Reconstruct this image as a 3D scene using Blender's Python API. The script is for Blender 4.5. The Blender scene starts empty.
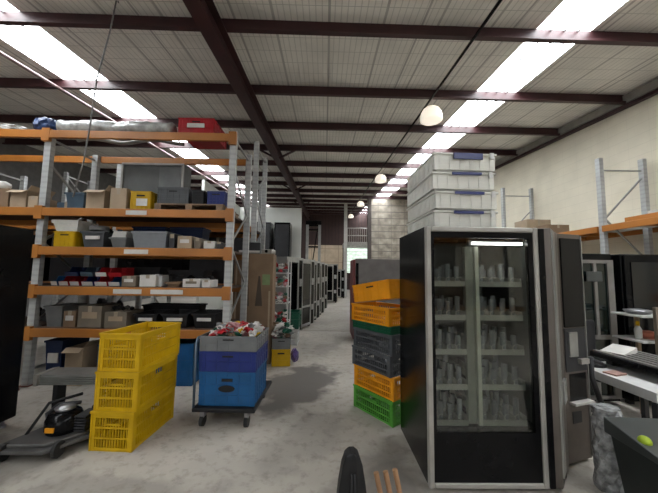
import bpy, bmesh, math, random
from mathutils import Vector, Matrix
random.seed(7)
PI = math.pi
sc = bpy.context.scene
COL = sc.collection
# ------------------------------------------------------------------ camera
F = 300.0
EYE = 1.53
yaw, pitch, roll = map(math.radians, (0.8, 4.9, 0.75))
fw = Vector((math.sin(yaw)*math.cos(pitch), math.cos(yaw)*math.cos(pitch), math.sin(pitch)))
R0 = Vector((math.cos(yaw), -math.sin(yaw), 0)); U0 = R0.cross(fw)
RR = R0*math.cos(roll)+U0*math.sin(roll); UU = U0*math.cos(roll)-R0*math.sin(roll)
OO = Vector((0, 0, EYE))
cd = bpy.data.cameras.new('camera'); cam = bpy.data.objects.new('camera', cd); COL.objects.link(cam)
cd.sensor_width = 36; cd.lens = 36*F/658; cd.clip_start = .05; cd.clip_end = 200
M4 = Matrix((RR, UU, -fw)).transposed().to_4x4(); M4.translation = OO
cam.matrix_world = M4
sc.camera = cam
def ray(x, y): return fw+RR*((x-329)/F)-UU*((y-246.5)/F)
def at(x, y, Y):
    d = ray(x, y); return OO+d*(Y/d.y)
def fl(x, y, z=0):
    d = ray(x, y); return OO+d*((z-EYE)/d.z)
# ------------------------------------------------------------------ materials
MATS = {}
KK = .52
KEEP = ('workshop_concrete', 'roof_insulation_foil', 'cream_block_paint', 'tan_block', 'beige_panel', 'office_wall_white', 'pale_cardboard', 'white_plastic', 'white_paper', 'galvanised_upright', 'bright_steel', 'clouded_plastic_wrap', 'silver_trim', 'orange_plastic', 'green_plastic')
def mat(name, col, rough=.6, metal=0, var=.12, scale=6, bump=0, emit=0, alpha=None, spec=None):
    if name in MATS: return MATS[name]
    if not emit: col = tuple(c*(1 if name in KEEP[:6] else .72 if name in KEEP else KK) for c in col)
    m = bpy.data.materials.new(name); m.use_nodes = True; nt = m.node_tree; N = nt.nodes; L = nt.links
    b = N['Principled BSDF']
    b.inputs['Roughness'].default_value = rough; b.inputs['Metallic'].default_value = metal
    if spec is not None: b.inputs['Specular IOR Level'].default_value = spec
    tc = N.new('ShaderNodeTexCoord'); nz = N.new('ShaderNodeTexNoise'); nz.inputs['Scale'].default_value = scale; nz.inputs['Detail'].default_value = 5
    L.new(tc.outputs['Object'], nz.inputs['Vector'])
    rp = N.new('ShaderNodeValToRGB')
    c0 = [max(0, c*(1-var*1.6)) for c in col]; c1 = [min(1, c*(1+var)) for c in col]
    rp.color_ramp.elements[0].position = .3; rp.color_ramp.elements[0].color = (*c0, 1)
    rp.color_ramp.elements[1].position = .7; rp.color_ramp.elements[1].color = (*c1, 1)
    L.new(nz.outputs['Fac'], rp.inputs['Fac']); L.new(rp.outputs['Color'], b.inputs['Base Color'])
    if name.endswith('plastic') and spec is None: b.inputs['Specular IOR Level'].default_value = .3
    if bump:
        bp = N.new('ShaderNodeBump'); bp.inputs['Strength'].default_value = bump; bp.inputs['Distance'].default_value = .02
        L.new(nz.outputs['Fac'], bp.inputs['Height']); L.new(bp.outputs['Normal'], b.inputs['Normal'])
    if emit:
        b.inputs['Emission Color'].default_value = (*col, 1); b.inputs['Emission Strength'].default_value = emit
    if alpha is not None: b.inputs['Alpha'].default_value = alpha
    MATS[name] = m; return m
def node(nt, t, **k):
    n = nt.nodes.new(t)
    for a, v in k.items(): setattr(n, a, v)
    return n
def mth(nt, op, a, b=None, c=None):
    n = node(nt, 'ShaderNodeMath', operation=op)
    for i, v in enumerate((a, b, c)):
        if v is None: continue
        if isinstance(v, (int, float)): n.inputs[i].default_value = v
        else: nt.links.new(v, n.inputs[i])
    return n.outputs[0]
def grid_line(nt, coord, pitch_, w):      # 1 on a thin line every pitch_
    f = mth(nt, 'FRACT', mth(nt, 'DIVIDE', coord, pitch_))
    return mth(nt, 'LESS_THAN', f, w/pitch_)
def lines_mat(name, col, dark, specs, rough=.7, var=.1, metal=0, bump=.3, scale=3):
    """specs: list of (axis, pitch, width, strength)"""
    m = mat(name, col, rough, metal, var, scale); nt = m.node_tree; L = nt.links
    b = nt.nodes['Principled BSDF']; src = b.inputs['Base Color'].links[0].from_socket
    tc = nt.nodes.new('ShaderNodeTexCoord'); sp = nt.nodes.new('ShaderNodeSeparateXYZ'); L.new(tc.outputs['Object'], sp.inputs[0])
    tot = None
    for ax, p, w, s in specs:
        g = mth(nt, 'MULTIPLY', grid_line(nt, sp.outputs[ax], p, w), s)
        tot = g if tot is None else mth(nt, 'MAXIMUM', tot, g)
    mx = node(nt, 'ShaderNodeMix', data_type='RGBA'); L.new(tot, mx.inputs[0]); L.new(src, mx.inputs[6]); mx.inputs[7].default_value = (*dark, 1)
    L.new(mx.outputs[2], b.inputs['Base Color'])
    bp = nt.nodes.new('ShaderNodeBump'); bp.inputs['Strength'].default_value = bump; bp.inputs['Distance'].default_value = .01; bp.invert = True
    L.new(tot, bp.inputs['Height']); L.new(bp.outputs['Normal'], b.inputs['Normal'])
    return m
M = {}
M['yellow'] = mat('yellow_plastic', (.95, .58, .004), .5, var=.1)
M['orange_c'] = mat('orange_plastic', (.95, .38, .01), .5, var=.1)
M['green'] = mat('green_plastic', (.10, .38, .05), .45, var=.12)
M['dkgreen'] = mat('dark_green_plastic', (.01, .13, .06), .45)
M['teal'] = mat('sea_green_plastic', (.015, .17, .10), .45)
M['grey_c'] = mat('grey_plastic', (.13, .14, .15), .5)
M['ltgrey_c'] = mat('light_grey_plastic', (.27, .28, .28), .5)
M['blue'] = mat('blue_plastic', (.015, .15, .40), .45)
M['navy'] = mat('navy_plastic', (.022, .045, .27), .45)
M['dkblue'] = mat('deep_blue_plastic', (.008, .03, .12), .45)
M['red'] = mat('red_plastic', (.62, .014, .025), .45)
M['black'] = mat('black_paint', (.009, .009, .010), .2, var=.2, spec=.14)
M['blackp'] = mat('black_plastic', (.02, .02, .022), .5, var=.2, spec=.25)
M['dark'] = mat('dark_grey_paint', (.05, .05, .055), .5, spec=.3)
M['rubber'] = mat('dark_rubber', (.025, .025, .025), .8)
M['silver'] = mat('silver_paint', (.58, .55, .50), .42, .15)
M['silver2'] = mat('silver_trim', (.42, .42, .40), .35, .5)
M['taupe'] = mat('taupe_paint', (.20, .165, .14), .4, .2)
M['taupe2'] = mat('warm_grey_frame_paint', (.34, .32, .30), .4, .1)
M['white'] = mat('white_plastic', (.75, .75, .73), .5, var=.05)
M['paper'] = mat('white_paper', (.72, .70, .66), .8, var=.08)
M['card'] = mat('brown_cardboard', (.34, .22, .13), .85, var=.12, scale=4)
M['card2'] = mat('pale_cardboard', (.45, .34, .23), .85, var=.12, scale=4)
M['card3'] = mat('grey_brown_cardboard', (.30, .25, .19), .85, var=.15, scale=4)
M['tape'] = mat('parcel_tape', (.55, .45, .33), .3, var=.05)
M['wood'] = mat('pallet_wood', (.42, .28, .17), .8, var=.25, scale=9)
M['dowel'] = mat('dowel_wood', (.62, .34, .17), .6, var=.15, scale=9)
M['beam'] = mat('orange_beam_paint', (.70, .255, .035), .5, var=.14, scale=2)
M['maroon'] = mat('maroon_steel', (.075, .022, .025), .5, var=.2, scale=3)
M['deck'] = mat('rack_deck_board', (.16, .09, .06), .8, var=.2, scale=4)
M['steel'] = mat('bright_steel', (.45, .45, .46), .35, .8)
M['bluegrey'] = mat('blue_grey_plastic', (.10, .16, .22), .5)
M['mred'] = mat('dark_red_paint', (.20, .03, .03), .5)
M['cable'] = mat('grey_cable', (.35, .34, .33), .6)
M['lime'] = mat('lime_felt', (.55, .75, .03), .7)
M['tarp'] = mat('blue_tarpaulin', (.02, .07, .24), .5, var=.3, bump=.6, scale=14)
M['foil'] = mat('clouded_plastic_wrap', (.52, .53, .51), .25, var=.3, scale=9, bump=.8, spec=.8)
M['bubble'] = mat('bubble_wrap', (.60, .61, .61), .22, var=.45, scale=16, bump=1, spec=.9)
M['office'] = mat('office_wall_white', (.62, .63, .59), .8, var=.04, scale=1)
M['lamp'] = mat('lamp_acrylic', (1, .90, .76), .4, emit=.35, var=.02)
M['tube'] = mat('fluorescent_tube', (1, 1, 1), .4, emit=6, var=0)
M['rust'] = mat('rusty_red_paint', (.30, .09, .05), .7, var=.2)
M['doorlight'] = mat('daylit_door_sheet', (.62, .74, .64), .6, emit=.5, var=.25, scale=5)
# galvanised upright with punched slots
M['galv'] = lines_mat('galvanised_upright', (.55, .56, .55), (.22, .22, .22), [(2, .075, .03, .28)], rough=.5, metal=.2, bump=.2)
M['ceil'] = lines_mat('roof_insulation_foil', (.78, .76, .71), (.42, .41, .385), [(0, .085, .014, .5), (0, .76, .035, .9), (1, .30, .010, .8), (0, 1.3, .03, 1)], rough=.75, var=.10, scale=1.3)
M['wall'] = lines_mat('cream_block_paint', (.66, .61, .49), (.50, .46, .37), [(2, .20, .008, .55), (1, .40, .007, .35)], rough=.85, var=.05, scale=2)
M['tanwall'] = lines_mat('tan_block', (.36, .32, .265), (.17, .15, .13), [(2, .40, .05, .9), (0, .8, .04, .5)], rough=.9, var=.3, scale=2.5)
M['clad'] = lines_mat('brown_cladding', (.09, .045, .04), (.03, .015, .015), [(0, .3, .06, 1)], rough=.8)
M['beige'] = lines_mat('beige_panel', (.55, .44, .32), (.35, .27, .2), [(0, 1.2, .05, 1), (2, 1.2, .05, 1)], rough=.8)
M['ribbed'] = lines_mat('ribbed_grey', (.30, .30, .30), (.08, .08, .08), [(1, .04, .015, 1)], rough=.45, metal=.3)
def glassy(name, tint, refl=.10, rough=.03, base=(0, 0, 0), body=0.0):
    m = bpy.data.materials.new(name); m.use_nodes = True; nt = m.node_tree; N = nt.nodes; L = nt.links
    N.remove(N['Principled BSDF']); out = N['Material Output']
    tr = N.new('ShaderNodeBsdfTransparent'); tr.inputs[0].default_value = (*tint, 1)
    gl = N.new('ShaderNodeBsdfGlossy'); gl.inputs['Roughness'].default_value = rough
    fr = N.new('ShaderNodeFresnel'); fr.inputs[0].default_value = 1.45
    f2 = mth(nt, 'MULTIPLY_ADD', fr.outputs[0], .9, refl-.04)
    f2 = mth(nt, 'MINIMUM', f2, 1.0)
    mx = N.new('ShaderNodeMixShader'); L.new(f2, mx.inputs[0]); L.new(tr.outputs[0], mx.inputs[1]); L.new(gl.outputs[0], mx.inputs[2])
    last = mx.outputs[0]
    if body:
        df = N.new('ShaderNodeBsdfDiffuse'); nz = N.new('ShaderNodeTexNoise'); nz.inputs['Scale'].default_value = 7
        rp = N.new('ShaderNodeValToRGB'); rp.color_ramp.elements[0].color = (*[c*.8 for c in base], 1); rp.color_ramp.elements[1].color = (*base, 1)
        L.new(nz.outputs['Fac'], rp.inputs['Fac']); L.new(rp.outputs['Color'], df.inputs[0])
        m2 = N.new('ShaderNodeMixShader'); m2.inputs[0].default_value = body
        L.new(last, m2.inputs[1]); L.new(df.outputs[0], m2.inputs[2]); last = m2.outputs[0]
    L.new(last, out.inputs[0]); MATS[name] = m; return m
M['glass'] = glassy('display_glass', (.86, .88, .85), .05)
M['darkglass'] = glassy('dark_tinted_glass', (.10, .12, .12), .05)
M['tub'] = glassy('translucent_tub_plastic', (.9, .92, .9), .04, .15, (.95, .94, .87), .66)
M['tubgrey'] = glassy('smoky_tote_plastic', (.8, .82, .85), .04, .2, (.36, .38, .40), .6)
M['coil'] = mat('clear_spiral', (.65, .65, .60), .3, .2, var=.05)
# concrete floor with oil stains
def floor_mat():
    m = mat('workshop_concrete', (.42, .385, .335), .62, var=.16, scale=.9, bump=.05); nt = m.node_tree; L = nt.links; N = nt.nodes
    b = N['Principled BSDF']; src = b.inputs['Base Color'].links[0].from_socket
    tc = N.new('ShaderNodeTexCoord'); n2 = N.new('ShaderNodeTexNoise'); n2.inputs['Scale'].default_value = 9; n2.inputs['Detail'].default_value = 8; n2.inputs['Roughness'].default_value = .7
    L.new(tc.outputs['Object'], n2.inputs['Vector'])
    r2 = N.new('ShaderNodeValToRGB'); r2.color_ramp.elements[0].position = .33; r2.color_ramp.elements[0].color = (.60, .58, .56, 1); r2.color_ramp.elements[1].position = .5; r2.color_ramp.elements[1].color = (1, 1, 1, 1)
    L.new(n2.outputs['Fac'], r2.inputs['Fac'])
    m1 = node(nt, 'ShaderNodeMix', data_type='RGBA', blend_type='MULTIPLY'); m1.inputs[0].default_value = .8
    L.new(src, m1.inputs[6]); L.new(r2.outputs['Color'], m1.inputs[7]); cur = m1.outputs[2]
    spz = N.new('ShaderNodeSeparateXYZ'); L.new(tc.outputs['Object'], spz.inputs[0])
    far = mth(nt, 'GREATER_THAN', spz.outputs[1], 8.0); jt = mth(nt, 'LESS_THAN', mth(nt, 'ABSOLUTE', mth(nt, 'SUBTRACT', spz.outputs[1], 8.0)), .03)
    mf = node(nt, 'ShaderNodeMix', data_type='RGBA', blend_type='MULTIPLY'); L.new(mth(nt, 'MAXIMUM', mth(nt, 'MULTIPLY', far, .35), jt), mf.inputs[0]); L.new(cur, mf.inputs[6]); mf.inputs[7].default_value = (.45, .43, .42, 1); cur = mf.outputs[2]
    # stains: noise-distorted blobs (cx, cy, rx, ry, strength)
    n3 = N.new('ShaderNodeTexNoise'); n3.inputs['Scale'].default_value = 2.6; n3.inputs['Detail'].default_value = 5; L.new(tc.outputs['Object'], n3.inputs['Vector'])
    sp = N.new('ShaderNodeSeparateXYZ'); L.new(tc.outputs['Object'], sp.inputs[0])
    nd = mth(nt, 'MULTIPLY', mth(nt, 'SUBTRACT', n3.outputs['Fac'], .5), 1.9)
    for cx, cy, rx, ry, sk, st in STAINS:
        dx = mth(nt, 'SUBTRACT', sp.outputs[0], cx); dy = mth(nt, 'SUBTRACT', sp.outputs[1], cy)
        dx = mth(nt, 'SUBTRACT', dx, mth(nt, 'MULTIPLY', dy, sk))
        u = mth(nt, 'DIVIDE', dx, rx); v = mth(nt, 'DIVIDE', dy, ry)
        d = mth(nt, 'SQRT', mth(nt, 'ADD', mth(nt, 'MULTIPLY', u, u), mth(nt, 'MULTIPLY', v, v)))
        d = mth(nt, 'ADD', d, nd)
        mr = N.new('ShaderNodeMapRange'); mr.inputs[1].default_value = .85; mr.inputs[2].default_value = 1.15; mr.inputs[3].default_value = st; mr.inputs[4].default_value = 0
        L.new(d, mr.inputs[0])
        mx = node(nt, 'ShaderNodeMix', data_type='RGBA'); L.new(mr.outputs[0], mx.inputs[0]); L.new(cur, mx.inputs[6]); mx.inputs[7].default_value = (.125, .112, .10, 1); cur = mx.outputs[2]
    L.new(cur, b.inputs['Base Color'])
    return m
STAINS = [(-.36, 4.25, .46, .85, .22, .95), (.42, 2.05, .22, .45, .2, .55), (-1.6, 1.9, 1.0, .5, .2, .45), (-2.6, 2.55, .55, .5, 0, .6), (.35, 2.1, .35, .6, .3, .5), (-.6, 2.0, .12, .1, 0, .5), (-.1, 2.9, .3, .5, .4, .25), (.05, 6.2, .25, .5, .3, .35)]
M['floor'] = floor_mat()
# ------------------------------------------------------------------ mesh helpers
class MB:
    def __init__(s): s.bm = bmesh.new()
    def hexa(s, pts):
        v = [s.bm.verts.new(p) for p in pts]
        for f in ((0, 3, 2, 1), (4, 5, 6, 7), (0, 1, 5, 4), (1, 2, 6, 5), (2, 3, 7, 6), (3, 0, 4, 7)): s.bm.faces.new([v[i] for i in f])
        return s
    def box(s, x0, x1, y0, y1, z0, z1, t=0):   # t: bottom inset (taper)
        return s.hexa([(x0+t, y0+t, z0), (x1-t, y0+t, z0), (x1-t, y1-t, z0), (x0+t, y1-t, z0), (x0, y0, z1), (x1, y0, z1), (x1, y1, z1), (x0, y1, z1)])
    def bar(s, p, q, w, h, up=(0, 0, 1)):
        p, q = Vector(p), Vector(q); d = (q-p).normalized(); up = Vector(up)
        if abs(d.dot(up)) > .98: up = Vector((0, 1, 0))
        a = d.cross(up).normalized(); b = a.cross(d).normalized()
        def ring(c): return [c-a*w/2-b*h/2, c+a*w/2-b*h/2, c+a*w/2+b*h/2, c-a*w/2+b*h/2]
        return s.hexa(ring(p)+ring(q))
    def tube(s, pts, r, n=8, closed=True):
        pts = [Vector(p) for p in pts]; rs = r if isinstance(r, (list, tuple)) else [r]*len(pts)
        rings = []; a = None
        for i, p in enumerate(pts):
            d = (pts[min(i+1, len(pts)-1)]-pts[max(i-1, 0)]).normalized()
            if a is None:
                a = d.orthogonal().normalized()
            else: a = (a-d*a.dot(d)).normalized()
            b = d.cross(a)
            rings.append([s.bm.verts.new(p+(a*math.cos(2*PI*k/n)+b*math.sin(2*PI*k/n))*rs[i]) for k in range(n)])
        for r0, r1 in zip(rings, rings[1:]):
            for k in range(n): s.bm.faces.new([r0[k], r0[(k+1) % n], r1[(k+1) % n], r1[k]])
        if closed:
            s.bm.faces.new(rings[0][::-1]); s.bm.faces.new(rings[-1])
        return s
    def lathe(s, prof, c=(0, 0, 0), n=20):
        c = Vector(c); rings = []
        for r, z in prof: rings.append([s.bm.verts.new(c+Vector((max(r, 1e-4)*math.cos(2*PI*k/n), max(r, 1e-4)*math.sin(2*PI*k/n), z))) for k in range(n)])
        for r0, r1 in zip(rings, rings[1:]):
            for k in range(n): s.bm.faces.new([r0[k], r0[(k+1) % n], r1[(k+1) % n], r1[k]])
        s.bm.faces.new(rings[0][::-1]); s.bm.faces.new(rings[-1])
        return s
    def prism(s, poly, z0, z1):
        a = [s.bm.verts.new((x, y, z0)) for x, y in poly]; b = [s.bm.verts.new((x, y, z1)) for x, y in poly]; n = len(poly)
        s.bm.faces.new(a[::-1]); s.bm.faces.new(b)
        for i in range(n): s.bm.faces.new([a[i], a[(i+1) % n], b[(i+1) % n], b[i]])
        return s
    def xprism(s, poly, x0, x1):        # poly in (y, z), extruded in x
        a = [s.bm.verts.new((x0, y, z)) for y, z in poly]; b = [s.bm.verts.new((x1, y, z)) for y, z in poly]; n = len(poly)
        s.bm.faces.new(a[::-1]); s.bm.faces.new(b)
        for i in range(n): s.bm.faces.new([a[i], a[(i+1) % n], b[(i+1) % n], b[i]])
        return s
    def blob(s, c, r, sub=2, jit=.25, seed=0, sc_=(1, 1, 1)):
        rn = random.Random(seed); g = bmesh.ops.create_icosphere(s.bm, subdivisions=sub, radius=1)
        for v in g['verts']:
            k = 1+rn.uniform(-jit, jit); v.co = Vector((c[0]+v.co.x*r*k*sc_[0], c[1]+v.co.y*r*k*sc_[1], c[2]+v.co.z*r*k*sc_[2]))
        return s
    def build(s, name, m, parent=None, loc=None, rot=None, smooth=False, bev=0, kind=None):
        bmesh.ops.recalc_face_normals(s.bm, faces=s.bm.faces[:])
        me = bpy.data.meshes.new(name); s.bm.to_mesh(me); s.bm.free()
        me.materials.append(M[m] if isinstance(m, str) else m)
        if smooth:
            for p in me.polygons: p.use_smooth = True
        o = bpy.data.objects.new(name, me); COL.objects.link(o)
        if parent: o.parent = parent
        if loc is not None: o.location = loc
        if rot is not None: o.rotation_euler = rot
        if bev:
            b = o.modifiers.new('bevel', 'BEVEL'); b.width = bev; b.segments = 2; b.limit_method = 'ANGLE'
        if kind: o['kind'] = kind
        return o
def thing(name, label, cat, loc=(0, 0, 0), rz=0, group=None):
    o = bpy.data.objects.new(name, None); COL.objects.link(o); o.location = loc; o.rotation_euler = (0, 0, rz); o.empty_display_size = .1
    o['label'] = label; o['category'] = cat
    if group: o['group'] = group
    return o
def tag(o, label, cat, group=None):
    o['label'] = label; o['category'] = cat
    if group: o['group'] = group
    return o
def dup(root, loc, rz, label, group=None, rot=None):
    r = root.copy(); COL.objects.link(r); r.location = loc; r.rotation_euler = rot or (0, 0, rz); r['label'] = label
    if group: r['group'] = group
    for ch in list(root.children):
        c = ch.copy(); COL.objects.link(c); c.parent = r
        for g in list(ch.children):
            d = g.copy(); COL.objects.link(d); d.parent = c
    return r
def struct(mb, name, m, **k): return mb.build(name, m, kind='structure', **k)
# ------------------------------------------------------------------ building shell
SL = .077
def roofz(y): return 4.69+SL*y           # underside of sheeting
XL, XR, YN, YF = -9.5, 5.92, -9.0, 27.0
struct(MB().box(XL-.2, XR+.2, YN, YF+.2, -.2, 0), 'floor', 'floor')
def roofstrip(mb, x0, x1, y0=YN, y1=YF, th=.05):
    mb.hexa([(x0, y0, roofz(y0)), (x1, y0, roofz(y0)), (x1, y1, roofz(y1)), (x0, y1, roofz(y1)), (x0, y0, roofz(y0)+th), (x1, y0, roofz(y0)+th), (x1, y1, roofz(y1)+th), (x0, y1, roofz(y1)+th)])
SKY = [(-5.0, -4.17), (2.95, 3.73)]
mb = MB()
for a, b in ((XL-.2, SKY[0][0]), (SKY[0][1], SKY[1][0]), (SKY[1][1], XR+.25)): roofstrip(mb, a, b)
struct(mb, 'ceiling', 'ceil')
skym = mat('skylight_sheet', (.93, .97, 1.0), .5, emit=8.0, var=0)
for i, (a, b) in enumerate(SKY):
    mb = MB(); roofstrip(mb, a, b, th=.02); w = struct(mb, 'window_%d' % (i+1), skym)
    mb = MB(); n = 4
    for k in range(1, n):
        x = a+(b-a)*k/n
        mb.hexa([(x-.012, YN, roofz(YN)-.025), (x+.012, YN, roofz(YN)-.025), (x+.012, YF, roofz(YF)-.025), (x-.012, YF, roofz(YF)-.025), (x-.012, YN, roofz(YN)-.003), (x+.012, YN, roofz(YN)-.003), (x+.012, YF, roofz(YF)-.003), (x-.012, YF, roofz(YF)-.003)])
    mb.build('window_rib', mat('skylight_rib', (.6, .6, .62), .5, var=0), w)
# purlins (C sections)
y = 3.88-1.65*7; k = 0
mb = MB()
while y < YF-.3:
    zt = roofz(y)-.004
    def pb(a, b, c, d):
        ka, kb = .012*XL, .012*XR
        mb.hexa([(XL, y+a+ka, c+SL*ka), (XR-.02, y+a+kb, c+SL*kb), (XR-.02, y+b+kb, c+SL*kb), (XL, y+b+ka, c+SL*ka), (XL, y+a+ka, d+SL*ka), (XR-.02, y+a+kb, d+SL*kb), (XR-.02, y+b+kb, d+SL*kb), (XL, y+b+ka, d+SL*ka)])
    pb(-.004, .004, zt-.2, zt); pb(-.07, -.004, zt-.2, zt-.19); pb(.004, .07, zt-.009, zt-.001); pb(-.07, -.062, zt-.19, zt-.165)
    y += 1.65
struct(mb, 'trim_1', 'maroon')
def inc_beam(mb, x, w, drop, h, y0=YN, y1=YF, tf=.016, tw=.012):
    def seg(xa, xb, d0, d1):
        mb.hexa([(xa, y0, roofz(y0)-d1), (xb, y0, roofz(y0)-d1), (xb, y1, roofz(y1)-d1), (xa, y1, roofz(y1)-d1), (xa, y0, roofz(y0)-d0), (xb, y0, roofz(y0)-d0), (xb, y1, roofz(y1)-d0), (xa, y1, roofz(y1)-d0)])
    seg(x-w/2, x+w/2, drop, drop+tf); seg(x-w/2, x+w/2, drop+h-tf, drop+h); seg(x-tw/2, x+tw/2, drop+tf, drop+h-tf)
mb = MB(); inc_beam(mb, -1.47, .19, .206, .30); struct(mb, 'trim_2', 'maroon')
# fly braces from rafter to purlins
mb = MB()
for y in (8.8, 13.7, 18.6):
    z = roofz(y)
    for s in (-1, 1): mb.bar((-1.47+s*.02, y, z-.45), (-1.47+s*.62, y, z-.14), .05, .05)
struct(mb, 'trim_3', 'maroon')
# right wall, capping angle
mb = MB()
mb.xprism([(YN, 0), (YF, 0), (YF, roofz(YF)+.1), (YN, roofz(YN)+.1)], XR, XR+.2); struct(mb, 'wall_right', 'wall')
mb = MB(); inc_beam(mb, XR-.05, .09, .24, .06, tf=.02, tw=.08); struct(mb, 'trim_4', 'maroon')
mb = MB(); inc_beam(mb, XR-.03, .05, .03, .17, tf=.01, tw=.045); struct(mb, 'trim_5', 'silver')
mb = MB(); mb.xprism([(YN, 0), (YF, 0), (YF, roofz(YF)+.1), (YN, roofz(YN)+.1)], XL-.2, XL); struct(mb, 'wall_left', mat('left_wall_sheet', (.25, .24, .23), .8))
struct(MB().box(XL, XR, YF, YF+.2, 0, roofz(YF)+.1), 'wall_back', 'clad')
struct(MB().box(XL, -3.0, YN-.2, YN, 0, roofz(YN)+.1).box(2.0, XR, YN-.2, YN, 0, roofz(YN)+.1).box(-3.0, 2.0, YN-.2, YN, 3.4, roofz(YN)+.1), 'wall_near', mat('near_wall_sheet', (.3, .28, .26), .8))
# conduit along the roof with hanging lamps, two thin pipes
mb = MB()
mb.tube([(2.0, YN, roofz(YN)-.235), (2.0, 25.5, roofz(25.5)-.235)], .022, 6)
tag(mb.build('conduit', 'black'), 'long thin black conduit running along the ceiling beside the hanging lamps', 'conduit')
mb = MB(); mb.tube([(-4.95, .5, roofz(.5)-.25), (-4.95, 20, roofz(20)-.25)], .03, 6)
tag(mb.build('conduit', mat('pinkish_pipe', (.30, .20, .19), .5)), 'thin pinkish pipe running along the ceiling beside the left skylight strip', 'pipe')
LY = [(5.75, 'nearest hanging bell lamp under the roof, largest of the four'), (11.2, 'second nearest hanging bell lamp under the roof'), (17.6, 'third hanging bell lamp, in front of the tan block wall'), (24.3, 'farthest and smallest hanging bell lamp near the back wall')]
lamp0 = None
for y, lab in LY:
    loc = (2.10, y, roofz(y)-.54)
    if lamp0 is None:
        lamp0 = thing('hanging_lamp', lab, 'lamp', loc, 0, 'hanging bell lamps')
        MB().lathe([(.19, -.02), (.215, .0), (.205, .14), (.16, .22), (.09, .27), (.05, .28)], n=24).build('lamp_shade', 'lamp', lamp0, smooth=True)
        MB().lathe([(.05, .28), (.045, .30), (.02, .31), (.012, .325)], n=12).build('lamp_holder', 'dark', lamp0, smooth=True)
    else: dup(lamp0, loc, 0, lab)
# tan internal wall with steel column, far white office, back panels
struct(MB().box(2.78, XR, 18.0, 18.2, 0, roofz(18)-.02), 'wall_middle', 'tanwall')
mb = MB(); mb.box(2.56, 2.78, 17.8, 18.0, 0, roofz(17.9)-.02); struct(mb, 'trim_6', mat('grey_brown_column', (.13, .10, .09), .6))
struct(MB().box(1.22, 1.42, 19.0, 19.2, 0, roofz(19)-.2), 'trim_7', 'paper')
mb = MB(); mb.box(-4.4, -1.2, 15.0, 15.1, 0, 4.75); mb.box(-4.4, -4.3, 10.5, 15.0, 0, 4.75); struct(mb, 'wall_office', 'office')
struct(MB().box(-1.7, 1.6, 26.85, 26.98, 0, 3.95), 'wall_panel', 'beige')
# daylit roller door at the far end
d = struct(MB().box(1.9, 3.9, 26.9, 26.98, 1.5, 4.1), 'door_1', 'doorlight')
mb = MB()
for i in range(9): mb.box(1.9, 3.9, 26.88, 26.9, 1.6+i*.3, 1.62+i*.3)
mb.build('door_slat', 'silver', d)
mb = MB()
for i in range(14): mb.tube([(1.65+i*.17, 24, 3.95), (1.65+i*.17, 24, 5.1)], .02, 5)
mb.tube([(1.55, 24, 5.1), (3.95, 24, 5.1)], .035, 6); mb.tube([(1.55, 24, 3.95), (3.95, 24, 3.95)], .035, 6); mb.tube([(1.55, 24, 4.5), (3.95, 24, 4.5)], .03, 6)
mb.box(1.5, 4.0, 24.0, 25.5, 3.6, 3.9)
mb.box(1.5, 1.62, 24.0, 24.12, 0, 3.6); mb.box(3.88, 4.0, 24.0, 24.12, 0, 3.6)
struct(mb, 'trim_8', 'silver')
# ------------------------------------------------------------------ generic containers
def panel_slats(mb, L, h, th, axis, pos, sx=0, rows=(.12, .5, .9), pitch_=.022, handle=True):
    """lattice wall of length L in local coords along axis x (axis 0) or y (1), at pos on the other axis"""
    def bx(a0, a1, z0, z1, t=th):
        if axis == 0: mb.box(a0, a1, pos-t/2, pos+t/2, z0, z1)
        else: mb.box(pos-t/2, pos+t/2, a0, a1, z0, z1)
    post = min(.045, L*.12)
    bx(-L/2, -L/2+post, 0, h, th*1.5); bx(L/2-post, L/2, 0, h, th*1.5)
    bx(-L/2, L/2, 0, h*.09)
    rr = list(rows)
    for r in rr: bx(-L/2, L/2, h*r-.008, h*r+.008)
    bx(-L/2, L/2, h*.86, h, th)
    n = int((L-2*post)/pitch_)
    for i in range(n):
        a = -L/2+post+(i+.5)*(L-2*post)/n
        if handle and abs(a) < min(.06, L*.2): bx(a-.004, a+.004, h*.09, h*.70)
        else: bx(a-.0032, a+.0032, h*.09, h*.87)
    if handle:
        bx(-min(.07, L*.22), min(.07, L*.22), h*.66, h*.71)
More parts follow.
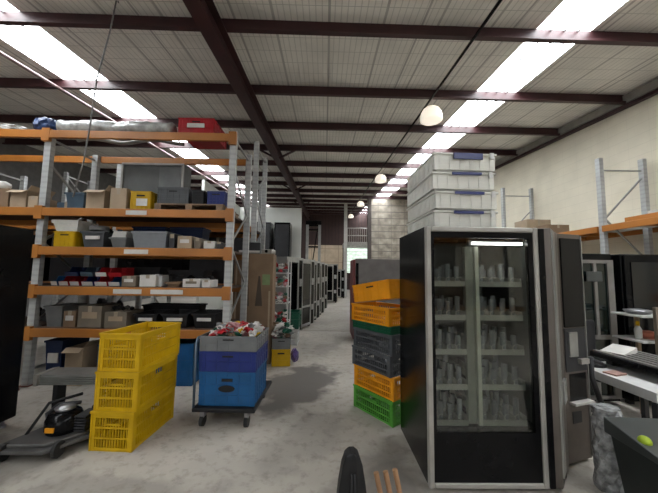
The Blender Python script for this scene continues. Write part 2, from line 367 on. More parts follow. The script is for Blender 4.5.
def crate(name, label, m, loc, w, d, h, rz=0, group=None, solid=False, rows=(.33, .6), pitch_=.024, tilt=None):
    t = thing(name, label, 'crate', loc, rz, group)
    if tilt: t.rotation_euler = (tilt[0], tilt[1], rz)
    MB().box(-w/2+.01, w/2-.01, -d/2+.01, d/2-.01, 0.0, .012).build('bottom', m, t)
    for ax, L_, pos in ((0, w, -d/2+.012), (0, w, d/2-.012), (1, d, -w/2+.012), (1, d, w/2-.012)):
        mb = MB()
        if solid:
            if ax == 0:
                mb.box(-L_/2, L_/2, pos-.006, pos+.006, .005, h)
                for k in range(5):
                    a = -L_/2+(k+.5)*L_/5; s = -1 if pos < 0 else 1; mb.box(a-.006, a+.006, pos+s*.006-.005, pos+s*.006+.005, .01, h*.9)
                for r in rows: s = -1 if pos < 0 else 1; mb.box(-L_/2, L_/2, pos+s*.006-.005, pos+s*.006+.005, h*r-.005, h*r+.005)
            else:
                mb.box(pos-.006, pos+.006, -L_/2, L_/2, .005, h)
                for k in range(6):
                    a = -L_/2+(k+.5)*L_/6; s = -1 if pos < 0 else 1; mb.box(pos+s*.006-.005, pos+s*.006+.005, a-.006, a+.006, .01, h*.9)
                for r in rows: s = -1 if pos < 0 else 1; mb.box(pos+s*.006-.005, pos+s*.006+.005, -L_/2, L_/2, h*r-.005, h*r+.005)
        else: panel_slats(mb, L_, h-.01, .010, ax, pos, rows=rows, pitch_=pitch_)
        mb.build('side_panel', m, t)
    mb = MB(); r = .018
    mb.box(-w/2-.004, w/2+.004, -d/2-.004, -d/2+r, h-.018, h); mb.box(-w/2-.004, w/2+.004, d/2-r, d/2+.004, h-.018, h)
    mb.box(-w/2-.004, -w/2+r, -d/2+r, d/2-r, h-.018, h); mb.box(w/2-r, w/2+.004, -d/2+r, d/2-r, h-.018, h)
    mb.build('rim', m, t)
    if solid:
        mb = MB()
        mb.box(-.055, .055, -d/2-.004, -d/2+.001, h*.72, h*.80)
        mb.build('handle_slot', 'blackp', t)
    return t
def carton(label, loc, w, d, h, m='card', rz=0, group=None, flaps=False, mark=None):
    t = thing('cardboard_box', label, 'box', loc, rz, group)
    mb = MB()
    if flaps:
        e = .006
        mb.box(-w/2, w/2, -d/2, -d/2+e, 0, h).box(-w/2, w/2, d/2-e, d/2, 0, h).box(-w/2, -w/2+e, -d/2+e, d/2-e, 0, h).box(w/2-e, w/2, -d/2+e, d/2-e, 0, h).box(-w/2+e, w/2-e, -d/2+e, d/2-e, 0, e)
        mb.build('body', m, t)
        MB().hexa([(-w/2, -d/2-.004, h), (w/2, -d/2-.004, h), (w/2, -d/2, h+.004), (-w/2, -d/2, h+.004), (-w/2, -d/2-.07, h-.05), (w/2, -d/2-.07, h-.05), (w/2, -d/2-.07, h-.045), (-w/2, -d/2-.07, h-.045)]).build('flap', m, t)
        MB().hexa([(w/2, -d/2, h), (w/2+.004, -d/2, h), (w/2+.004, d/2, h), (w/2, d/2, h), (w/2+.05, -d/2, h+.07), (w/2+.054, -d/2, h+.07), (w/2+.054, d/2, h+.07), (w/2+.05, d/2, h+.07)]).build('flap', m, t)
    else:
        mb.box(-w/2, w/2, -d/2, d/2, 0, h).build('body', m, t, bev=.004)
        MB().box(-.025, .025, -d/2-.001, d/2+.001, h-.002, h+.001).box(-.025, .025, -d/2-.0015, -d/2, h*.7, h).build('tape', 'tape', t)
    if mark: MB().box(-w*.32, w*.32, -d/2-.003, -d/2-.0005, h*.42, h*.72).build('label_sticker', mark, t)
    return t
def tote(label, loc, w, d, h, m='grey_c', rz=0, group=None, card=None, name='storage_bin', cat='bin', lid=False, taper=.03):
    t = thing(name, label, cat, loc, rz, group); e = .008; tp = min(taper, w*.12)
    mb = MB()
    # four tapered walls and floor
    o0 = [(-w/2+tp, -d/2+tp), (w/2-tp, -d/2+tp), (w/2-tp, d/2-tp), (-w/2+tp, d/2-tp)]; o1 = [(-w/2, -d/2), (w/2, -d/2), (w/2, d/2), (-w/2, d/2)]
    i0 = [(x*(1-e*2/w), y*(1-e*2/d)) for x, y in o0]; i1 = [(x*(1-e*2/w), y*(1-e*2/d)) for x, y in o1]
    bm = mb.bm; V = lambda L_, z: [bm.verts.new((x, y, z)) for x, y in L_]
    a, b, c, dd = V(o0, 0), V(o1, h), V(i1, h), V(i0, e)
    for k in range(4):
        n = (k+1) % 4
        bm.faces.new([a[k], a[n], b[n], b[k]]); bm.faces.new([b[k], b[n], c[n], c[k]]); bm.faces.new([c[k], c[n], dd[n], dd[k]])
    bm.faces.new(a[::-1]); bm.faces.new(dd)
    mb.build('body', m, t)
    mb = MB(); mb.box(-w/2-.012, w/2+.012, -d/2-.012, -d/2, h-.02, h+.003).box(-w/2-.012, w/2+.012, d/2, d/2+.012, h-.02, h+.003).box(-w/2-.012, -w/2, -d/2, d/2, h-.02, h+.003).box(w/2, w/2+.012, -d/2, d/2, h-.02, h+.003)
    mb.build('rim', m, t)
    if lid: MB().box(-w/2-.014, w/2+.014, -d/2-.014, d/2+.014, h+.004, h+.024).build('lid', m, t, bev=.005)
    if card: MB().box(-w*.3, w*.3, -d/2-.006, -d/2-.001+tp*.35, h*.5, h*.72).build('label_card', card, t)
    return t
def pickbin(label, loc, w, d, h, m, group=None, front='white'):
    t = thing('picking_bin', label, 'bin', loc, 0, group); e = .005
    mb = MB()
    mb.box(-w/2, w/2, -d/2, d/2, 0, e)
    prof = [(-d/2, 0), (-d/2-.02, h*.45), (-d/2+.07, h*.55), (-d/2+.10, h), (d/2, h), (d/2, 0)]
    mb.xprism(prof, -w/2, -w/2+e); mb.xprism(prof, w/2-e, w/2); mb.box(-w/2+e, w/2-e, d/2-e, d/2, e, h)
    mb.build('body', m, t)
    MB().xprism([(-d/2-.003, .003), (-d/2-.024, h*.45), (-d/2-.018, h*.45), (-d/2+.003, .003)], -w/2+e, w/2-e).build('front_lip', front, t)
    return t
# ------------------------------------------------------------------ left pallet rack
RY0, RY1 = 4.1, 5.02
RXL, RXR = -3.88, -1.31
LV = [.69, 1.24, 1.77, 2.30, 3.39]       # beam centre heights
DK = [z+.062 for z in LV]                # deck tops
def upright(mb, x, y, z1, w=.09, dp=.07):
    mb.box(x-w/2, x+w/2, y, y+.006, .008, z1); mb.box(x-w/2, x-w/2+.006, y+.006, y+dp, .008, z1); mb.box(x+w/2-.006, x+w/2, y+.006, y+dp, .008, z1)
    return mb
def rack(name, label, xs, y0, y1, tops, levels, decks=True, group=None, cards=(), clip=True):
    t = thing(name, label, 'shelving', (0, 0, 0), 0, group)
    for x, zt in zip(xs, tops):
        for yy in (y0, y1-.07):
            u = upright(MB(), x, yy, zt).build('upright', 'galv', t)
            MB().box(x-.07, x+.07, yy-.03, yy+.1, 0, .008).build('foot_plate', 'rust', u)
        mb = MB(); z = .25; s = 0
        while z+.55 < zt:
            a, b = (y0+.05, y1-.05) if s else (y1-.05, y0+.05)
            mb.bar((x, a, z), (x, b, z+.55), .03, .02, (1, 0, 0)); z += .55; s ^= 1
        mb.bar((x, y0+.05, .2), (x, y1-.05, .2), .03, .02, (1, 0, 0)); mb.bar((x, y0+.05, zt-.1), (x, y1-.05, zt-.1), .03, .02, (1, 0, 0))
        mb.build('brace', 'silver2', t)
    for xa, xb in zip(xs, xs[1:]):
        for i, z in enumerate(levels):
            for yy in (y0-.045, y1+.001):
                MB().box(xa+.046, xb-.046, yy, yy+.044, z-.055, z+.055).build('beam', 'beam', t, bev=.006)
            if decks and (i < len(levels)-1 or decks == 'all'):
                MB().box(xa+.05, xb-.05, y0, y1, z+.030, z+.060).build('deck_board', 'deck', t)
    if clip:
        for x in xs:
            for z in levels: MB().box(x-.052, x+.052, y0-.05, y0-.001, z-.10, z+.08).build('beam_connector', 'beam', t)
    for x0, x1, lv in cards:
        a, b = at(x0, 250, y0-.05), at(x1, 250, y0-.05)
        MB().box(a.x, b.x, y0-.05, y0-.0455, levels[lv]-.03, levels[lv]+.03).build('label_strip', 'paper', t)
    return t
rk = rack('pallet_rack', 'orange and galvanised pallet rack full of boxes on the left', [RXL-2.62, RXL, RXR], RY0, RY1, [3.445, 3.445, 3.50], LV,
          cards=[(123, 144, 3), (124, 148, 2), (116, 144, 1), (153, 185, 1), (155, 176, 0)])
rack('pallet_rack', 'second pallet rack standing back to back behind the front left rack', [RXL-2.62, RXL+.0, RXR-.02], 5.55, 6.45, [3.5, 3.5, 4.0], [1.24, 2.3], 'all', clip=False)
FY = RY0+.02
used = []
def shelfpos(x0, x1, yt, lv, d, Yf=FY, zb=None):
    zb = DK[lv]+.001 if zb is None else zb
    a, b = at(x0, yt+6, Yf), at(x1, yt+6, Yf); top = at((x0+x1)/2, yt, Yf).z
    w = max(.05, b.x-a.x-.012); h = max(.05, top-zb)
    return ((a.x+b.x)/2, Yf+d/2, zb), w, h
def S_carton(label, x0, x1, yt, lv, m='card', d=.38, **k):
    loc, w, h = shelfpos(x0, x1, yt, lv, d, k.pop('Yf', FY), k.pop('zb', None)); return carton(label, loc, w, d, h, m, **k)
def S_tote(label, x0, x1, yt, lv, m='grey_c', d=.38, **k):
    loc, w, h = shelfpos(x0, x1, yt, lv, d, k.pop('Yf', FY), k.pop('zb', None)); return tote(label, (loc[0], loc[1]+.014, loc[2]), w-.026, d-.026, h-.004, m, **k)
def S_crate(label, x0, x1, yt, lv, m='yellow', d=.38, **k):
    loc, w, h = shelfpos(x0, x1, yt, lv, d, k.pop('Yf', FY), k.pop('zb', None)); return crate('plastic_crate', label, m, (loc[0], loc[1]+.008, loc[2]), w-.01, d-.01, h, **k)
# level 4 (z 2.3) left bay
S_carton('orange-brown cardboard box at far left end of the fourth shelf', -14, 9, 188, 3, 'card', mark=None)
S_carton('open cardboard box with raised flap left of the rack upright', 10, 27, 190, 3, 'card2', flaps=True)
S_carton('small pale cardboard box just left of the rack upright on the fourth shelf', 27.5, 38, 196, 3, 'card2', d=.3)
mb = MB(); p = at(1, 180, 4.3); mb.blob((p.x, p.y, p.z+.03), .13, 2, .12, 4, (1, .8, .6)); o = mb.build('plastic_bag', 'paper', smooth=True)
zb_ = min((v.co.z for v in o.data.vertices)); box_top = None
tag(o, 'crumpled white bag lying on the orange-brown box at far left', 'bag')
BAG = o
# level 4 main bay
S_tote('blue-grey open bin on the fourth shelf beside the left rack upright', 62, 84, 192, 3, 'bluegrey')
S_carton('open-flapped brown cardboard box left of the taller one on fourth shelf', 86, 105, 190, 3, 'card2', flaps=True)
S_carton('taller brown cardboard box directly left of the yellow crate on fourth shelf', 110, 127, 188, 3, 'card2')
yc = S_crate('small yellow plastic crate with white label on the fourth shelf', 129, 151, 191, 3, 'yellow', solid=True)
MB().box(-.05, .10, -.196, -.189, .05, .15).build('label_card', 'paper', yc)
# pallet
pl, pw, ph = shelfpos(153, 223, 202, 3, .8, 4.13)
t = thing('wooden_pallet', 'wooden pallet on the fourth shelf carrying grey and blue crates', 'pallet', (pl[0], pl[1], DK[3]+.001))
for x in (-pw/2+.05, 0, pw/2-.05): MB().box(x-.045, x+.045, -.39, .39, 0, .075).build('bearer', 'wood', t)
for k in range(6): y = -.39+k*.137; MB().box(-pw/2, pw/2, y, y+.095, .075, .093).build('top_board', 'wood', t)
PT = DK[3]+.001+.094
S_crate('grey crate with a white label on the pallet', 156, 189, 187, 3, 'grey_c', d=.38, zb=PT, Yf=4.16, solid=True)
S_crate('dark grey low crate between the grey and blue crates on the pallet', 191, 204, 190, 3, 'blackp', d=.38, zb=PT, Yf=4.16, solid=True)
S_crate('dark blue low crate on the right end of the pallet', 206, 225, 191, 3, 'navy', d=.38, zb=PT, Yf=4.16, solid=True)
# smoky cabinet door pane leaning at the back of level 4
loc, w, h = shelfpos(128, 190, 164, 3, .3, 4.72)
t = thing('display_cabinet', 'large smoky glass-sided cabinet standing behind the grey crate on fourth shelf', 'cabinet', (loc[0]-.08, 4.83, DK[3]+.001))
w = .98; h = min(h, .95)
mb = MB(); mb.box(-w/2, w/2, -.15, -.12, 0, .03).box(-w/2, w/2, -.15, -.12, h-.03, h).box(-w/2, -w/2+.03, -.15, -.12, .03, h-.03).box(w/2-.03, w/2, -.15, -.12, .03, h-.03); mb.build('door_frame', 'silver', t)
MB().box(-w/2, w/2, -.119, .12, 0, h).build('body', mat('grey_cabinet_paint', (.16, .165, .16), .5), t)
MB().box(.1, w/2-.05, -.13, -.1195, .25, h-.05).build('panel', 'ltgrey_c', t)
# level 3
S_crate('yellow crate on the third shelf under a clear tub', 52, 75, 231, 2, 'yellow', solid=True)
loc, w, h = shelfpos(51, 77, 219, 2, .36); yz = at(63, 231, FY).z+.004
tote('clear tub resting on the yellow crate of the third shelf', (loc[0], loc[1]+.01, yz), w, .34, .13, 'tub', lid=True)
S_tote('dark grey bin with white card on the third shelf, right of the yellow crate', 78, 104, 231, 2, 'grey_c', card='paper')
mb = MB(); pts = []
for k in range(60):
    a = k*.5; pts.append((.11*math.cos(a)*(1+.1*math.sin(k)), .10*math.sin(a), .02+.0012*k))
mb.tube(pts, .008, 5); o = mb.build('cable_coil', 'cable', smooth=True); loc, w, h = shelfpos(80, 102, 226, 2, .3); o.location = (loc[0], loc[1], at(90, 231, FY).z+.0); tag(o, 'grey cable coil resting on the dark grey bin of the third shelf', 'cable')
S_tote('grey bin heaped with white papers on the third shelf', 107, 126, 237, 2, 'ltgrey_c')
loc, w, h = shelfpos(107, 126, 229, 2, .3)
mb = MB()
for k in range(7): mb.box(-.10+k*.004, .09+k*.003, -.13, .12, k*.012, k*.012+.009)
o = mb.build('paper_stack', 'paper', loc=(loc[0], loc[1]+.03, at(116, 237, FY).z+.004)); tag(o, 'stack of white papers lying on the third-shelf grey bin', 'papers')
S_tote('large smoky grey tote in the middle of the third shelf', 129, 167, 231, 2, 'tubgrey', d=.45)
loc, w, h = shelfpos(131, 200, 226, 2, .3, 4.66)
tote('long deep-blue bin at the back of the third shelf, left half', (loc[0]-.25, 4.80, DK[2]+.001), .5, .30, h-.02, 'dkblue')
tote('long deep-blue bin at the back of the third shelf, right half', (loc[0]+.33, 4.80, DK[2]+.001), .5, .30, h-.02, 'dkblue')
S_carton('narrow dark box right of the smoky tote on the third shelf', 169, 175, 234, 2, 'dark', d=.3)
S_carton('white-topped brown carton on the third shelf, right of the narrow dark box', 177, 192, 236, 2, 'card2', mark='paper')
S_carton('small grey-brown carton on the third shelf between two pale ones', 193.5, 201, 238, 2, 'card3', d=.3)
S_carton('small white carton near the right end of the third shelf', 203, 215, 241, 2, 'paper', d=.3)
S_carton('small dark box at the right end of the third shelf', 216.5, 221, 242, 2, 'dark', d=.25)
# level 2 picking bins
BW = [('blue', 49, 56), ('red', 57, 67, ), ('red', 68, 78), ('navy', 80, 92), ('red', 93, 106), ('blue', 107, 119)]
names = ['blue picking bin at the far left of the bottom bin row', 'first red picking bin from the left in the bottom bin row', 'second red picking bin from the left in the bottom bin row', 'dark blue picking bin between red ones in the bottom bin row', 'wide red picking bin with white lip under another red bin', 'blue picking bin at the right end of the bottom bin row']
cur = None
for (c, a, b), nm in zip(BW, names):
    loc, w, h = shelfpos(a, b, 279, 1, .26, FY); pickbin(nm, (loc[0], loc[1]+.03, loc[2]), w+.005, .26, .125, c, 'picking bins on the second shelf')
for c, a, b, nm in [('dkblue', 62, 76, 'dark blue bin stacked on the red bins at the left'), ('bluegrey', 78, 91, 'dark blue-grey bin stacked on the dark blue one'), ('red', 93, 105, 'red picking bin with white lip stacked on another red bin'), ('red', 106, 120, 'plain red bin stacked on the right-hand blue bin')]:
    loc, w, h = shelfpos(a, b, 265, 1, .26, FY); pickbin(nm, (loc[0], loc[1]+.05, DK[1]+.001+.127), w+.004, .26, .125, c, 'picking bins on the second shelf', front='white' if c == 'red' and a == 93 else c)
S_carton('grey-white carton right of the picking bins on the second shelf', 121, 136, 276, 1, 'card3', mark='paper')
S_carton('whitish carton beside the white bracket on the second shelf', 139, 156, 275, 1, 'paper')
o = MB().box(-.02, .02, 0, .03, 0, .17).box(-.07, .02, 0, .03, .14, .17).build('bracket', 'white'); loc, w, h = shelfpos(157, 160, 268, 1, .1); o.location = (loc[0], loc[1], loc[2]); tag(o, 'upright white angle bracket between cartons on the second shelf', 'bracket')
def loose(n, lv, x0, x1, Yb, lab, grp, mats, hh=(.05, .12)):
    for k in range(n):
        p = at(x0+(x1-x0)*(k+.5)/n, 250, Yb)
        if abs(p.x-RXL) < .17: continue
        h = random.uniform(*hh); w_ = random.uniform(.04, .10)
        mb = MB()
        if k % 3: mb.box(-w_, w_, -.05, .05, 0, h, .01).box(-w_*.5, w_*.5, -.056, .03, h, h+.03)
        else: mb.lathe([(.03, 0), (.05, .02), (.05, h*.8), (.02, h)], n=10)
        o = mb.build('machine_part', mats[k % len(mats)], loc=(p.x, Yb, DK[lv]+.001), rot=(0, 0, random.uniform(-.5, .5))); tag(o, lab, 'machine part', grp)
loose(9, 1, 126, 218, 4.52, 'small dark machine part behind the cartons of the second shelf', 'loose parts behind the second shelf cartons', ['black', 'dark', 'blackp'], (.10, .2))
loose(12, 2, 56, 128, 4.52, 'loose machine part behind the front bins of the third shelf', 'loose parts behind the third shelf bins', ['dark', 'silver', 'bluegrey', 'black'], (.14, .3))
loose(10, 3, 60, 128, 4.56, 'loose machine part behind the cartons of the fourth shelf', 'loose parts behind the fourth shelf cartons', ['dark', 'bluegrey', 'silver', 'black'], (.15, .34))
loose(10, 0, 40, 128, 4.6, 'dark machine part behind the cartons of the lowest shelf', 'loose parts behind the lowest shelf cartons', ['black', 'dark'], (.15, .34))
tr_ = S_tote('shallow brown tray filled with small parts on the second shelf', 163, 180, 282, 1, 'card', d=.34)
S_carton('low white carton with grey stripe on the second shelf', 182, 200, 279, 1, 'paper', mark='card3')
S_carton('small white carton at the right end of the second shelf', 201, 211, 280, 1, 'paper', d=.28)
S_tote('dark bin at the back of the second shelf, left half', 125, 160, 267, 1, 'dark', d=.34, Yf=4.62)
S_tote('dark bin at the back of the second shelf, right half', 166, 205, 270, 1, 'dark', d=.34, Yf=4.62)
# level 1
S_tote('wide light grey bin at the left end of the lowest shelf', 41, 62, 306, 0, 'ltgrey_c', d=.42, Yf=4.11)
S_carton('small carton wedged between grey bin and larger carton on the lowest shelf', 63, 76, 311, 0, 'card', mark='paper')
S_carton('pale brown carton in the middle of the lowest shelf', 77.5, 102, 306, 0, 'card3', mark='card2')
S_carton('open brown carton with black things inside on the lowest shelf', 104, 127, 312, 0, 'card3', flaps=False, mark='card2')
mb = MB()
for k in range(5): mb.blob((-.12+.06*k, 0, .03+.01*(k % 2)), .035, 1, .2, k)
o = mb.build('cable_bundle', 'blackp'); loc, w, h = shelfpos(104, 127, 308, 0, .2); o.location = (loc[0], loc[1]+.05, at(115, 312, FY).z+.004); tag(o, 'black bundle of parts lying on the open brown carton', 'cable')
for a, b, nm in ((131, 157, 'left black drawer box with white label on the lowest shelf'), (159, 188, 'middle black drawer box with white label on the lowest shelf'), (190, 216, 'right black drawer box with white label on the lowest shelf')):
    S_tote(nm, a, b, 314, 0, 'blackp', d=.5, card='paper', group='black drawer boxes on the lowest shelf', lid=False)
S_tote('black parts tray behind the drawer boxes on the lowest shelf', 140, 200, 305, 0, 'blackp', d=.3, Yf=4.66)
# floor level under rack
S_tote('deep blue bin on the floor under the left end of the rack', 42, 62, 341, 0, 'dkblue', d=.5, zb=.001, card='paper')
S_carton('open brown carton on the floor under the rack', 65, 83, 348, 0, 'card2', d=.45, zb=.001, flaps=True)
S_crate('blue crate on the floor under the rack, mostly behind the yellow crates', 96, 125, 345, 0, 'blue', d=.5, zb=.001, solid=True)
S_crate('blue crate on the floor under the rack, right of the yellow crates', 150, 194, 344, 0, 'blue', d=.6, zb=.001, solid=True)
# top of the rack
ZT = LV[4]+.056
p0, p1 = at(66, 127, 4.3), at(176, 127, 4.3)
for yy in (4.3, 4.75): pass
mb = MB(); n = 22; pts = []; rs = []
for i in range(n+1):
    x = p0.x+(p1.x-p0.x)*i/n; pts.append((x, 4.22+.02*math.sin(i*.7), ZT+.112)); rs.append(.106-.012*math.sin(i*1.3)**2)
mb.tube(pts, rs, 12)
o = mb.build('plastic_roll', 'foil', smooth=True); tag(o, 'long roll of clouded plastic sheeting lying along the top of the rack', 'plastic roll')
mb = MB(); pts = []; rs = []
for i in range(n+1):
    x = p0.x+.05+(p1.x-p0.x)*i/n; pts.append((x, 4.46, ZT+.03+.03*math.sin(i*.5))); rs.append(.03)
MBx = mb.tube(pts, rs, 8); o = mb.build('pole', 'silver', smooth=True); tag(o, 'grey pole lying behind the plastic roll on top of the rack', 'pole')
mb = MB(); p = at(48, 127, 4.25); mb.blob((p.x-.0, 4.25, ZT+.14), .18, 3, .16, 3, (.95, .7, .68)); o = mb.build('tarpaulin', 'tarp', smooth=False); tag(o, 'bundled blue tarpaulin on top of the rack at the left upright', 'tarpaulin')
mb = MB(); a = at(-20, 126, 4.2); b = at(25, 126, 4.2); mb.blob(((a.x+b.x)/2, 4.25, ZT+.075), .1, 3, .12, 9, ((b.x-a.x)/.2, 1.5, .72)); o = mb.build('plastic_wrap', 'foil'); tag(o, 'heap of clear plastic wrap on the rack top at the left edge', 'plastic wrap')
a = at(181, 125, 4.16); b = at(216, 125, 4.16)
rc = crate('plastic_crate', 'red plastic crate on top of the rack at its right end', 'red', ((a.x+b.x)/2, 4.36, ZT+.001), b.x-a.x, .56, .22, solid=True)
MB().box(-.12, .12, -.290, -.281, .08, .14).build('label_card', 'paper', rc)
# things on the second rack (dark)
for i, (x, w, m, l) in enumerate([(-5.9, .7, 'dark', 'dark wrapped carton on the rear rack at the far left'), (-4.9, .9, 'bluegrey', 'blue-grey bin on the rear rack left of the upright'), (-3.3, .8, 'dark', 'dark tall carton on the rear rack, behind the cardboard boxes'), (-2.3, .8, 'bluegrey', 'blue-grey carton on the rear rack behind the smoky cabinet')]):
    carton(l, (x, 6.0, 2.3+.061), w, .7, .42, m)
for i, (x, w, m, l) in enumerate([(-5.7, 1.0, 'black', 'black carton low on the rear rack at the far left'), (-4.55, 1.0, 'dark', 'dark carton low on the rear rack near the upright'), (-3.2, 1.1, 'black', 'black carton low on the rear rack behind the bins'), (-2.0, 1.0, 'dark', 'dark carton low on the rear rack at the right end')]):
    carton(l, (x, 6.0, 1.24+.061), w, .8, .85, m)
# light panels seen behind (pale boards standing)
rack('pallet_rack', 'third pallet rack far behind on the left', [-7.2, -4.6, -2.0], 8.2, 9.1, [4.2, 4.2, 4.2], [1.3, 2.5], 'all', clip=False)
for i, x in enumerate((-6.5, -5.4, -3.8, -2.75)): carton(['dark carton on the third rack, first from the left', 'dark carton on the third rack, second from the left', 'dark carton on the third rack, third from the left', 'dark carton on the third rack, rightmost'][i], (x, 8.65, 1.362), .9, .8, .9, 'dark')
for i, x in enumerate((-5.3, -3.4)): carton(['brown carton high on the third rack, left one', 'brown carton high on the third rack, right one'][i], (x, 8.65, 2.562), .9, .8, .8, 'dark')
rack('pallet_rack', 'orange pallet rack standing behind the photographer', [-2.4, .25, 2.9, 5.5], -4.6, -3.7, [3.4, 3.4, 3.4, 3.4], [.6, 2.45], 'all', clip=False)
for i, x in enumerate((-1.6, -.6, .9, 2.1, 3.6, 4.7)):
    for zl, lv in ((.6, 'lower'), (2.45, 'upper')):
        carton(['first', 'second', 'third', 'fourth', 'fifth', 'sixth'][i]+' carton from the left on the '+lv+' shelf behind the photographer', (x, -4.15, zl+.062), .8, .7, .7 if lv == 'lower' else .5, ['dark', 'card', 'black'][i % 3])
# hanging cord
mb = MB(); c0 = at(118, -8, 3.6); pts = [(c0.x, 3.62, roofz(3.62)-.02), at(118, -8, 3.6), at(110, 32, 3.65), at(97, 78, 3.7), at(91, 120, 3.8), at(84, 160, 3.88), at(73, 197, 3.93)]
o = mb.tube(pts, .009, 6).build('cord', 'cable', smooth=True); tag(o, 'grey cord hanging diagonally down in front of the rack from the roof', 'cord')
# black cabinet at the left edge
t = thing('vending_machine', 'plain black side of a tall vending machine at the left edge', 'vending machine', (-3.47, 2.72, 0), math.radians(-1))
MB().box(-.45, .45, -.42, .42, .08, 1.93).build('cabinet', 'black', t, bev=.01)
MB().box(-.43, .43, -.46, -.421, .12, 1.9).build('door', 'taupe', t, bev=.006)
for sx in (-1, 1):
    for sy in (-1, 1): MB().lathe([(.03, 0), (.03, .02), (.015, .03), (.015, .08)], (sx*.38, sy*.36, 0), 10).build('foot', 'steel', t)
# ------------------------------------------------------------------ yellow crates
YL = ['bottom yellow slatted crate of the stack of three on the floor', 'middle yellow slatted crate of the stack of three', 'top yellow slatted crate of the stack, open and empty']
for k, lab in enumerate(YL):
    crate('plastic_crate', lab, 'yellow', (-1.765+.006*k, 3.00+.01*k, .001+k*.324), .38, .63, .322, math.radians(-3.5+[0, .8, -.6][k]), 'stacked yellow crates', rows=(.33, .6), pitch_=.023)
# ------------------------------------------------------------------ trolley with crates and wrappers
TX, TY, TR = -.955, 3.46, math.radians(-2)
t = thing('platform_trolley', 'low platform trolley with tubular handle carrying blue crates', 'trolley', (TX, TY, 0), TR)
MB().box(-.31, .31, -.40, .40, .15, .19).build('platform', 'blackp', t, bev=.01)
mb = MB(); mb.tube([(-.30, -.38, .19), (-.305, -.38, .80), (-.305, -.34, .85), (-.305, .34, .85), (-.305, .38, .80), (-.30, .38, .19)], .013, 8); mb.build('handle', mat('blue_grey_tube', (.20, .28, .38), .4, .5), t, smooth=True)
for sx in (-.22, .22):
    for sy in (-.34, .34):
        c = MB().box(-.02, .02, -.03, .03, .09, .15).build('caster', 'steel', t, loc=(sx, sy, 0))
        mb = MB(); mb.tube([(-.018, .0, .055), (.018, .0, .055)], .055, 14); mb.build('wheel', 'rubber', c, smooth=False)
def tpos(dx, dy, z): return (TX+dx*math.cos(TR)-dy*math.sin(TR), TY+dx*math.sin(TR)+dy*math.cos(TR), z)
cr = crate('plastic_crate', 'bright blue crate with dark patch at the bottom on the trolley', 'blue', tpos(.012, -.10, .192), .565, .50, .33, TR, 'crates on the trolley', solid=True, rows=(.3, .62))
mb = MB(); mb.tube([(0, -.264, .17), (0, -.258, .17)], .055, 16); o = mb.build('dark_patch', 'blackp', cr); o.scale = (1.5, 1, .6); o.location = (0, 0, .07)
crate('plastic_crate', 'dark blue crate in the middle of the trolley stack', 'navy', tpos(.012, -.10, .523), .575, .52, .20, TR, 'crates on the trolley', solid=True, rows=(.5,))
crate('plastic_crate', 'light grey crate on top of the trolley stack, heaped with wrappers', 'ltgrey_c', tpos(.012, -.10, .724), .58, .53, .15, TR, 'crates on the trolley', solid=True, rows=(.5,))
WR = {'white': ('paper', 'crumpled white wrapper'), 'red': ('red', 'crumpled red wrapper'), 'green': ('teal', 'crumpled green wrapper'), 'yellow': ('yellow', 'crumpled yellow wrapper'), 'brown': ('card', 'crumpled brown wrapper'), 'pink': (mat('pink_film', (.6, .25, .27), .4), 'crumpled pink wrapper'), 'grey': ('ltgrey_c', 'crumpled grey wrapper')}
protos = {}
def wrapper(cname, loc, s, where, grp, i):
    m, lab = WR[cname]
    if cname not in protos:
        mb = MB(); mb.blob((0, 0, 0), .048, 2, .55, len(cname)*7+ord(cname[0]), (1.25, .85, .6)); o = mb.build('wrapper', m); protos[cname] = o
    else:
        o = protos[cname].copy(); COL.objects.link(o)
    o.location = loc; o.rotation_euler = (random.uniform(-.5, .5), random.uniform(-.5, .5), random.uniform(0, 6)); o.scale = (s*random.uniform(.8, 1.2), s*random.uniform(.8, 1.2), s*random.uniform(.8, 1.2))
    tag(o, lab+' '+where, 'wrapper', lab.split()[1]+' wrappers '+grp)
cols = ['white', 'red', 'grey', 'pink', 'green', 'white', 'brown', 'yellow', 'white', 'red', 'grey', 'white']
i = 0
for layer, (n, zz, sp) in enumerate([(34, .845, 1), (32, .885, .95), (22, .925, .8)]):
    for k in range(n):
        u, v = random.uniform(-.235, .235)*sp, random.uniform(-.20, .20)*sp
        wrapper(cols[i % 12], tpos(.012+u, -.10+v, zz+random.uniform(-.01, .02)), random.uniform(.75, 1.25), 'in the heap on the grey trolley crate', 'in the trolley heap', i); i += 1
# ------------------------------------------------------------------ tall cardboard carton and stuff behind trolley
bx, by = -1.205, 5.30
t = thing('cardboard_box', 'tall brown cardboard box with dark streak prints behind the trolley', 'box', (bx, by, 0), math.radians(2))
bw, bd, bh = .66, .38, 1.83
MB().box(-bw/2, bw/2, -bd/2, bd/2, 0, bh).build('body', 'card', t, bev=.01)
for x0, z0, z1, w in ((-.12, .95, 1.62, .06), (.10, .95, 1.45, .06), (-.12, .5, .8, .05)):
    MB().hexa([(x0-w, -bd/2-.003, z0), (x0+w, -bd/2-.003, z0), (x0+w, -bd/2-.0005, z0), (x0-w, -bd/2-.0005, z0), (x0-.015, -bd/2-.003, z1), (x0+.015, -bd/2-.003, z1), (x0+.015, -bd/2-.0005, z1), (x0-.015, -bd/2-.0005, z1)]).build('printed_mark', mat('brown_print', (.11, .075, .05), .8), t)
MB().box(.15, .28, -bd/2-.004, -bd/2-.0005, 1.30, 1.48).build('label_sticker', mat('pale_green_label', (.30, .42, .18), .7), t)
MB().box(-.30, -.27, -bd/2-.003, -bd/2-.0005, .1, 1.7).box(.26, .29, -bd/2-.003, -bd/2-.0005, .1, 1.2).build('tape', 'card2', t)
t = thing('printer', 'pale open-lidded office printer on top of the tall cardboard box', 'printer', (bx-.10, by, bh+.001), .1)
MB().box(-.19, .19, -.14, .14, 0, .06).build('body', 'ltgrey_c', t, bev=.01)
